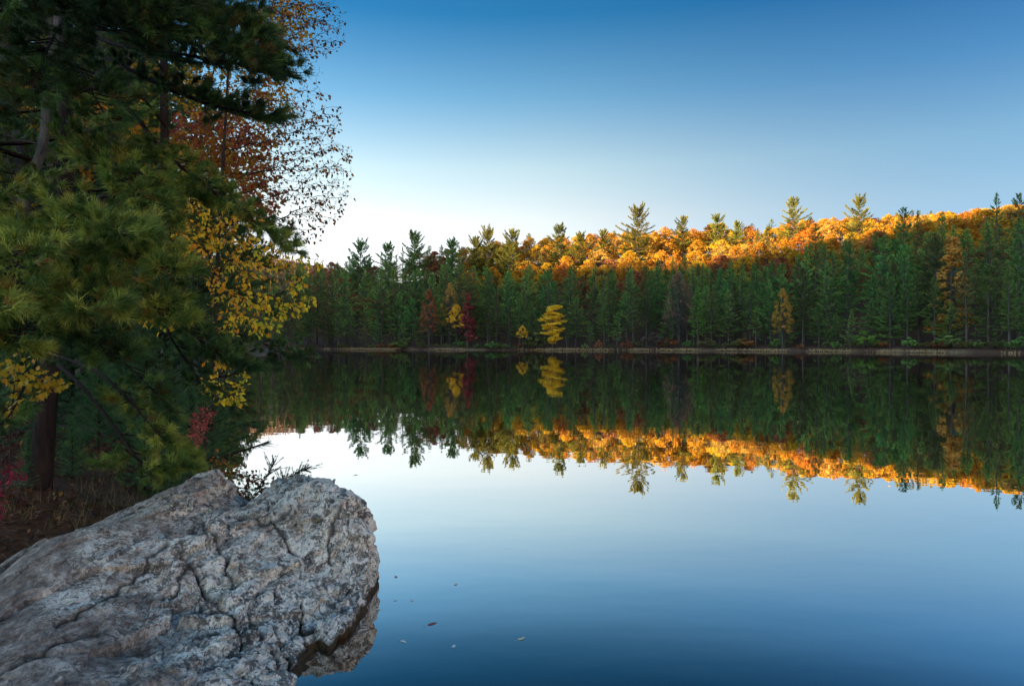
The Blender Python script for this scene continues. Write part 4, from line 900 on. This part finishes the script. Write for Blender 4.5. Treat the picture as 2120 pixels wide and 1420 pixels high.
grown_tree('golden_maple', 'golden-brown maple deep in the shade behind the main pine boughs', 'tree', 55,
    [(290, 980, 11), (285, 700, 11), (270, 450, 10.9), (280, 300, 10.8)],
    [(250, 260, 80, 70, 10.4, 1, .9), (340, 370, 90, 60, 10, .9, 1.2), (390, 450, 70, 80, 9.6, .8, 1.1), (200, 330, 60, 50, 10, .8, .5), (330, 480, 100, 60, 10, .8, .7), (40, 180, 50, 60, 9, .8, .4), (160, 230, 60, 60, 10, .8, .4)],
    1600, .12, .16, 'leaf_gold', .075, per=4, kind='lobed', tint=.55, droop=.5, leaf_r=.0034)
grown_tree('maple_sapling', 'maple sapling with orange-yellow leaves crossing the dark pine trunk at the left', 'sapling', 56,
    [(20, 1010, 5.3), (22, 900, 5.2), (30, 800, 5.1)], [(90, 800, 60, 26, 5.1, .3, 1.2), (30, 770, 60, 34, 5.0, .3, 1.0), (130, 800, 26, 14, 5.1, .2, .3), (20, 850, 30, 30, 5.1, .3, .4)],
    260, .05, .07, 'leaf_gold', .055, per=2, kind='lobed', tint=.5, leaf_r=.0022, spread=.05)
grown_tree('lime_sprig_shrub', 'shrub with small yellow-green leaves hanging over the dark water under the birch', 'shrub', 57,
    [(420, 960, 7.2), (425, 900, 7.1), (430, 850, 7.0)], [(470, 815, 40, 22, 6.9, .25, 1.), (440, 800, 22, 22, 6.9, .25, .5), (500, 780, 22, 14, 6.9, .2, .35), (495, 830, 18, 12, 6.9, .2, .3)],
    170, .05, .07, 'leaf_yellow', .058, per=2, tint=.08, leaf_r=.0022, spread=.04)
grown_tree('pink_shrub', 'narrow shrub with coral-pink leaves at the water edge under the boughs', 'shrub', 58,
    [(412, 990, 7.0), (410, 940, 7.0)], [(412, 870, 26, 30, 6.9, .2, 1.2), (400, 905, 22, 24, 6.9, .2, .9), (432, 858, 14, 14, 6.9, .15, .4)],
    240, .035, .05, 'leaf_pink', .034, per=4, tint=.5, leaf_r=.0022, spread=.05)
grown_tree('sumac', 'sumac with drooping magenta-red leaflets at the left edge near the boulder', 'shrub', 59,
    [(-20, 1080, 4.6), (-10, 1020, 4.6)], [(20, 970, 40, 24, 4.5, .25, 1.), (48, 985, 16, 12, 4.5, .1, .5), (0, 1000, 30, 20, 4.5, .2, .5)],
    60, .06, .08, 'leaf_magenta', .062, per=3, kind='lance', tint=.5, droop=1.1, leaf_r=.004, spread=.03)
for j, (px, py, rx, ry, Y, n, mt, lab) in enumerate([
    (215, 960, 75, 60, 7.2, 420, 'leaf_maroon', 'maroon-leaved bush in the shade right of the dark pine trunk'), (40, 920, 60, 70, 6.6, 300, 'leaf_maroon', 'dark reddish-brown bush left of the pine trunk'),
    (150, 1010, 60, 40, 6.6, 200, 'leaf_green', 'dim green bush low on the bank behind the boulder'), (505, 998, 70, 36, 6.6, 420, 'leaf_brown', 'dark-leaved shrub overhanging the water in the hollow of the boulder'),
    (455, 960, 40, 40, 7.6, 200, 'leaf_brown', 'dark brown shrub at the waterline left of the hollow in the boulder'), (90, 600, 110, 160, 9.5, 500, 'leaf_green', 'dim green-leaved tree behind the main pine trunk'),
    (20, 1040, 70, 40, 5.6, 260, 'leaf_maroon', 'dark maroon low bush at the left edge beside the boulder'), (120, 930, 60, 60, 7.6, 300, 'leaf_green', 'dim green bush behind the base of the dark pine trunk'), (270, 1010, 60, 36, 6.9, 260, 'leaf_maroon', 'low wine-dark bush behind the boulder near the soft young pines'),
    (330, 1000, 70, 40, 6.5, 320, 'leaf_green', 'dim yellow-green bush pressed against the back of the boulder'), (200, 1060, 70, 30, 6.0, 240, 'leaf_green', 'low shaded green bush behind the middle of the boulder slope'),
    (70, 1075, 60, 26, 5.4, 260, 'leaf_maroon', 'knee-high dark russet bush at the foot of the bank left of the boulder'), (150, 1070, 60, 26, 5.7, 240, 'leaf_green', 'dim olive low bush between the trunk and the boulder'), (110, 1030, 70, 34, 5.8, 260, 'leaf_maroon', 'dark wine bush covering the base of the dark pine trunk'),
    (60, 300, 110, 160, 10, 500, 'leaf_green', 'shaded yellow-green tree behind the trunk at the upper left'), (380, 900, 50, 60, 9.0, 240, 'leaf_maroon', 'dull reddish bush low behind the coral-pink shrub')]):
    grown_tree('undergrowth_bush' if ry < 100 else 'shaded_tree', lab, 'bush' if ry < 100 else 'tree', 70 + j, [(px, py + ry * 1.5, Y), (px + 3, py + ry * .7, Y)], [(px, py, rx, ry, Y, rx / F * Y * .8, 1)], n, .07 if ry < 100 else .14, .10 if ry < 100 else .2, mt, .05 if ry < 100 else .09, per=3, tint=.35, leaf_r=.003, spread=.06)

# ---- grey trunks behind the main pine
for j, (pts, r_, lab) in enumerate([([(108, 1020, 9.5), (112, 700, 9.5), (104, 400, 9.5), (106, 150, 9.5), (98, -60, 9.5), (95, -400, 9.5)], .055, 'slim pale grey trunk just left of the dark pine trunk'),
        ([(230, 1000, 12), (222, 600, 12), (212, 400, 12), (214, 250, 12), (200, 0, 12), (190, -400, 12)], .085, 'grey trunk lit faintly between the boughs right of the dark pine trunk'),
        ([(10, 560, 8), (50, 400, 8.1), (85, 290, 8.2), (110, 100, 8.3), (130, -200, 8.4)], .075, 'leaning grey trunk at the upper left behind the pine'),
        ([(60, 1010, 11), (55, 600, 11), (40, 300, 11), (30, 0, 11), (20, -400, 11)], .07, 'straight dark grey trunk at the left edge behind the leaning one'),
        ([(285, 1010, 14), (280, 600, 14), (270, 250, 14), (265, -100, 14)], .09, 'distant brown trunk deep among the boughs')]):
    rg = np.random.default_rng(90 + j); e = empty('bare_tree'); tag(e, lab, 'tree'); pth = smooth_path(ppath(pts), 40); pth += np.stack([vnoise(pth * 1.2, 3 + j), vnoise(pth * 1.2, 9 + j), 0 * pth[:, 0]], 1) * .04
    if j == 2: pth = np.vstack([[pth[0][0] - .5, pth[0][1], gz(pth[0][0], pth[0][1]) - .1], pth])
    b = MB(); tube(b, pth, np.linspace(r_, r_ * .45, len(pth)), 10); b.build('trunk', M['bark_grey'], e, True)
    tw = MB()
    for k in range(26):
        i0 = rg.integers(5, len(pth) - 2); L_ = rg.uniform(.4, 1.3); d = unit(np.r_[rg.normal(0, 1, 2), rg.uniform(.0, .7)]); q = smooth_path([pth[i0], pth[i0] + d * L_ * .5, pth[i0] + d * L_ + [0, 0, .15 * L_]], 6)
        tube(tw, q, np.linspace(.010, .002, 6), 4)
        for _ in range(3): c0 = q[rg.integers(2, 5)]; e2_ = unit(d + rg.normal(0, .6, 3)); tube(tw, [c0, c0 + e2_ * L_ * .3], [.004, .001], 3)
    tw.build('twigs', M['bark_grey'], e, True, 'stuff')

# ---- woods on the left bank behind everything
rng = np.random.default_rng(12)
MIDP = [Kind('pine_tree', *pine_mesh(170 + i, 14, z0=.08, Lmax=2.6, dens=2.6, needle_len=.22, needle_w=.022, nn=10), M['bark_pine'], M['needle_dark'], 14) for i in range(2)]
MIDB = [Kind('autumn_tree', *broad_mesh(260 + i, 11, W=3.2, z0=.12, clumps=120, per=110, leaf=.075), M['bark_grey'], [M['leaf_gold'], M['leaf_green']][i], 11) for i in range(2)]
left = [(-120, 14, 13), (20, 13, 12), (150, 15, 12), (260, 17, 11), (60, 19, 14), (-60, 9, 10), (190, 22, 13), (320, 24, 12), (385, 30, 11), (110, 27, 15), (-10, 24, 15), (430, 42, 11), (300, 38, 15), (200, 36, 15), (455, 60, 12), (380, 62, 17), (478, 85, 13), (430, 95, 18), (505, 120, 14), (470, 135, 18), (528, 160, 14), (545, 190, 15), (500, 185, 19), (558, 215, 15), (575, 150, 15), (590, 190, 16), (606, 214, 16), (541, 118, 14), (524, 98, 13), (598, 226, 17), (566, 170, 17), (-200, 20, 15), (300, 55, 18), (240, 80, 20), (340, 100, 20), (410, 150, 22)]
for j, (px, Y, h) in enumerate(left):
    x = (px - 1060) / F * Y
    if gz(x, Y) <= .05: x = x - .04 * Y
    far = Y > 50; b = (j % 3 == 1)
    k = (BROAD[j % 5] if b else PINES[j % 8]) if far else (MIDB[j % 2] if b else MIDP[j % 2])
    lab = ('autumn broadleaf tree' if b else 'dark pine') + (' far along the left bank, glimpsed behind the yellow leaves' if far else ' in the shaded woods behind the foreground boughs at the left')
    bm_ = M['far_olive'] if (b and far) else None
    place(k, x, Y, h, j * 1.3, lab, 'tree' if b else 'pine tree', ('broadleaf trees' if b else 'pines') + (' far along the left bank' if far else ' in the shaded left woods'), bm_, wide=1.15)
# ---- juniper sprigs over the boulder's back edge, driftwood branch
M['juniper'] = foliage('juniper', [(0, (.02, .035, .02)), (1, (.05, .08, .035))], .2, .6, 0, 0)
for j, (pts, lab) in enumerate([([(470, 1080, 6.1), (520, 1030, 6.15), (552, 985, 6.2), (566, 962, 6.2)], 'tallest dark feathery juniper sprig against the bright water behind the boulder'), ([(540, 1050, 6.0), (572, 1020, 6.0), (590, 992, 6.0)], 'short dark juniper sprig in the middle behind the boulder'), ([(585, 1030, 6.0), (603, 998, 6.0), (628, 973, 6.0)], 'dark juniper sprig leaning right above the right hump of the boulder')]):
    rg = np.random.default_rng(110 + j); e = empty('juniper'); tag(e, lab, 'juniper'); b = MB(); f_ = MB(); p = smooth_path(ppath(pts), 12); p = np.vstack([p[0] - [0, 0, .35], p]); tube(b, p, np.linspace(.004, .0015, len(p)), 5); pos = []; dr = []
    for k in range(44):
        i0 = rg.integers(3, len(p)); d = unit(unit(p[-1] - p[2]) * .8 + rg.normal(0, .5, 3)); q = np.array([p[i0], p[i0] + d * rg.uniform(.06, .17)]); tube(b, q, [.002, .001], 3)
        u = rg.uniform(0, 1, (16, 1)); pos.append(q[0] * (1 - u) + q[1] * u); dr.append(np.tile(d, (16, 1)))
    needles(f_, rg, np.concatenate(pos), np.concatenate(dr), 7, .020, .003, .6, .4); b.build('stem', M['twig'], e, True); f_.build('needles', M['juniper'], e, False, 'stuff')
e = empty('driftwood_branch'); tag(e, 'bare dark branch lying low over the water behind the hollow of the boulder', 'branch'); b = MB(); p = smooth_path(ppath([(395, 955, 9.0), (450, 948, 9.2), (510, 930, 9.4), (556, 914, 9.4)]), 16); tube(b, p, np.linspace(.028, .006, 16), 7); b.build('stem', M['bark_pine'], e, True)
tw = MB(); rg = np.random.default_rng(5)
for k in range(16):
    i0 = rg.integers(4, 15); d = unit(np.array([1, rg.normal(0, .5), rg.normal(.1, .4)])); tube(tw, [p[i0], p[i0] + d * rg.uniform(.1, .35)], [.005, .0015], 3)
tw.build('twigs', M['bark_pine'], e, True, 'stuff')

# ---- grass, litter and low plants on the bank by the boulder
rg = np.random.default_rng(77); M['litter'] = foliage('litter', [(0, (.04, .02, .014)), (.6, (.11, .045, .025)), (1, (.28, .12, .04))], .2, .7, 0, 0)
def scatter(n, x0, x1, y0, y1):
    x = rg.uniform(x0, x1, n); y = rg.uniform(y0, y1, n); ok = (sdist(x, y) > .15); x = x[ok]; y = y[ok]; return np.stack([x, y, ground(x, y)], 1)
mb = MB(); p = scatter(420, -5.2, -3.0, 4.4, 8.0); ok = fbm(p * .9, 2, 3) > -.15; p = p[ok]
needles(mb, rg, p, np.tile([0, 0, 1.], (len(p), 1)), 4, rg.uniform(.06, .30, len(p)), .004, .30, .5, .25); o = mb.build('dry_grass', M['dry_grass']); tag(o, 'thin dry brown grass on the bank behind the left side of the boulder', 'grass', None, 'stuff')
mb = MB(); p = scatter(9000, -6.5, -1.8, 2.2, 9.0); p[:, 2] += .012; leaves(mb, rg, p, rg.normal(0, 1, p.shape) * [1, 1, .1], .05, 'ovate', 0, 2.5, .4, .3); o = mb.build('leaf_litter', M['litter']); tag(o, 'fallen brown leaves and pine needles covering the bank', 'leaf litter', None, 'stuff')
mb = MB(); p = scatter(9000, -4.6, -2.4, 3.2, 6.0); p[:, 2] += .01; needles(mb, rg, p, rg.normal(0, 1, p.shape) * [1, 1, .08], 2, .09, .0035, .1, .15, .1); o = mb.build('pine_needle_litter', M['leaf_brown']); tag(o, 'carpet of rusty pine needles on the bank at the left of the boulder', 'needle litter', None, 'stuff')
# ---- leaves floating on the lake
v, f = leaf_shape('ovate')
for px, py, s, mt, ti, lab in [(788, 1263, .045, 'leaf_pale', .2, 'pale tan leaf floating on the water close to the right side of the boulder'), (885, 1294, .05, 'leaf_pink', .6, 'reddish leaf floating on the lake right of the pale tan one'),
        (946, 1207, .035, 'leaf_pale', .2, 'tiny pale yellow leaf floating highest of the group beside the boulder'), (820, 1196, .04, 'leaf_pale', .5, 'faint whitish leaf floating near the upper right edge of the boulder'),
        (830, 1325, .035, 'leaf_pale', .4, 'small pale curled leaf floating below the reddish one'), (938, 1341, .035, 'leaf_pale', .9, 'small greyish leaf floating in the dark water near the bottom'),
        (1072, 1325, .045, 'leaf_pale', .1, 'tan leaf with a long stalk floating farthest right'), (733, 984, .05, 'leaf_maroon', .4, 'dark speck of a leaf floating on the white sky reflection'), (814, 1242, .022, 'leaf_pale', .3, 'minute pale fleck floating above the pale tan leaf'), (855, 1244, .025, 'leaf_pale', .3, 'faint pinkish fleck of a leaf floating between the tan and the yellow one')]:
    Y = EYE * F / (py - 713); b = MB(); b.add(v * s * [1.5, 1.1, .06] + [0, 0, .0006], f, ti); b.add(np.array([[0, .0, .006], [-.6 * s, .002, .006], [-.6 * s, .001, .008]]), np.array([[0, 1, 2]]), ti)
    o = b.build('floating_leaf', M[mt]); o.location = ((px - 1060) / F * Y, Y, .001); o.rotation_euler = (0, 0, px * .37); tag(o, lab, 'leaf', 'leaves floating on the lake')
# sunken log near the bottom
b = MB(); lp = smooth_path([(-.62, 3.85, -.42), (-.35, 3.95, -.40), (-.1, 3.92, -.43)], 12); tube(b, lp, np.interp(np.linspace(0, 1, 12), [0, .1, .9, 1], [.02, .07, .06, .015]), 9); o = b.build('sunken_log', M['bark_pine'], None, True); tag(o, 'dark waterlogged log lying on the lake bed, barely visible at the bottom of the picture', 'log')
print('leaf tris', LEAFTRIS)
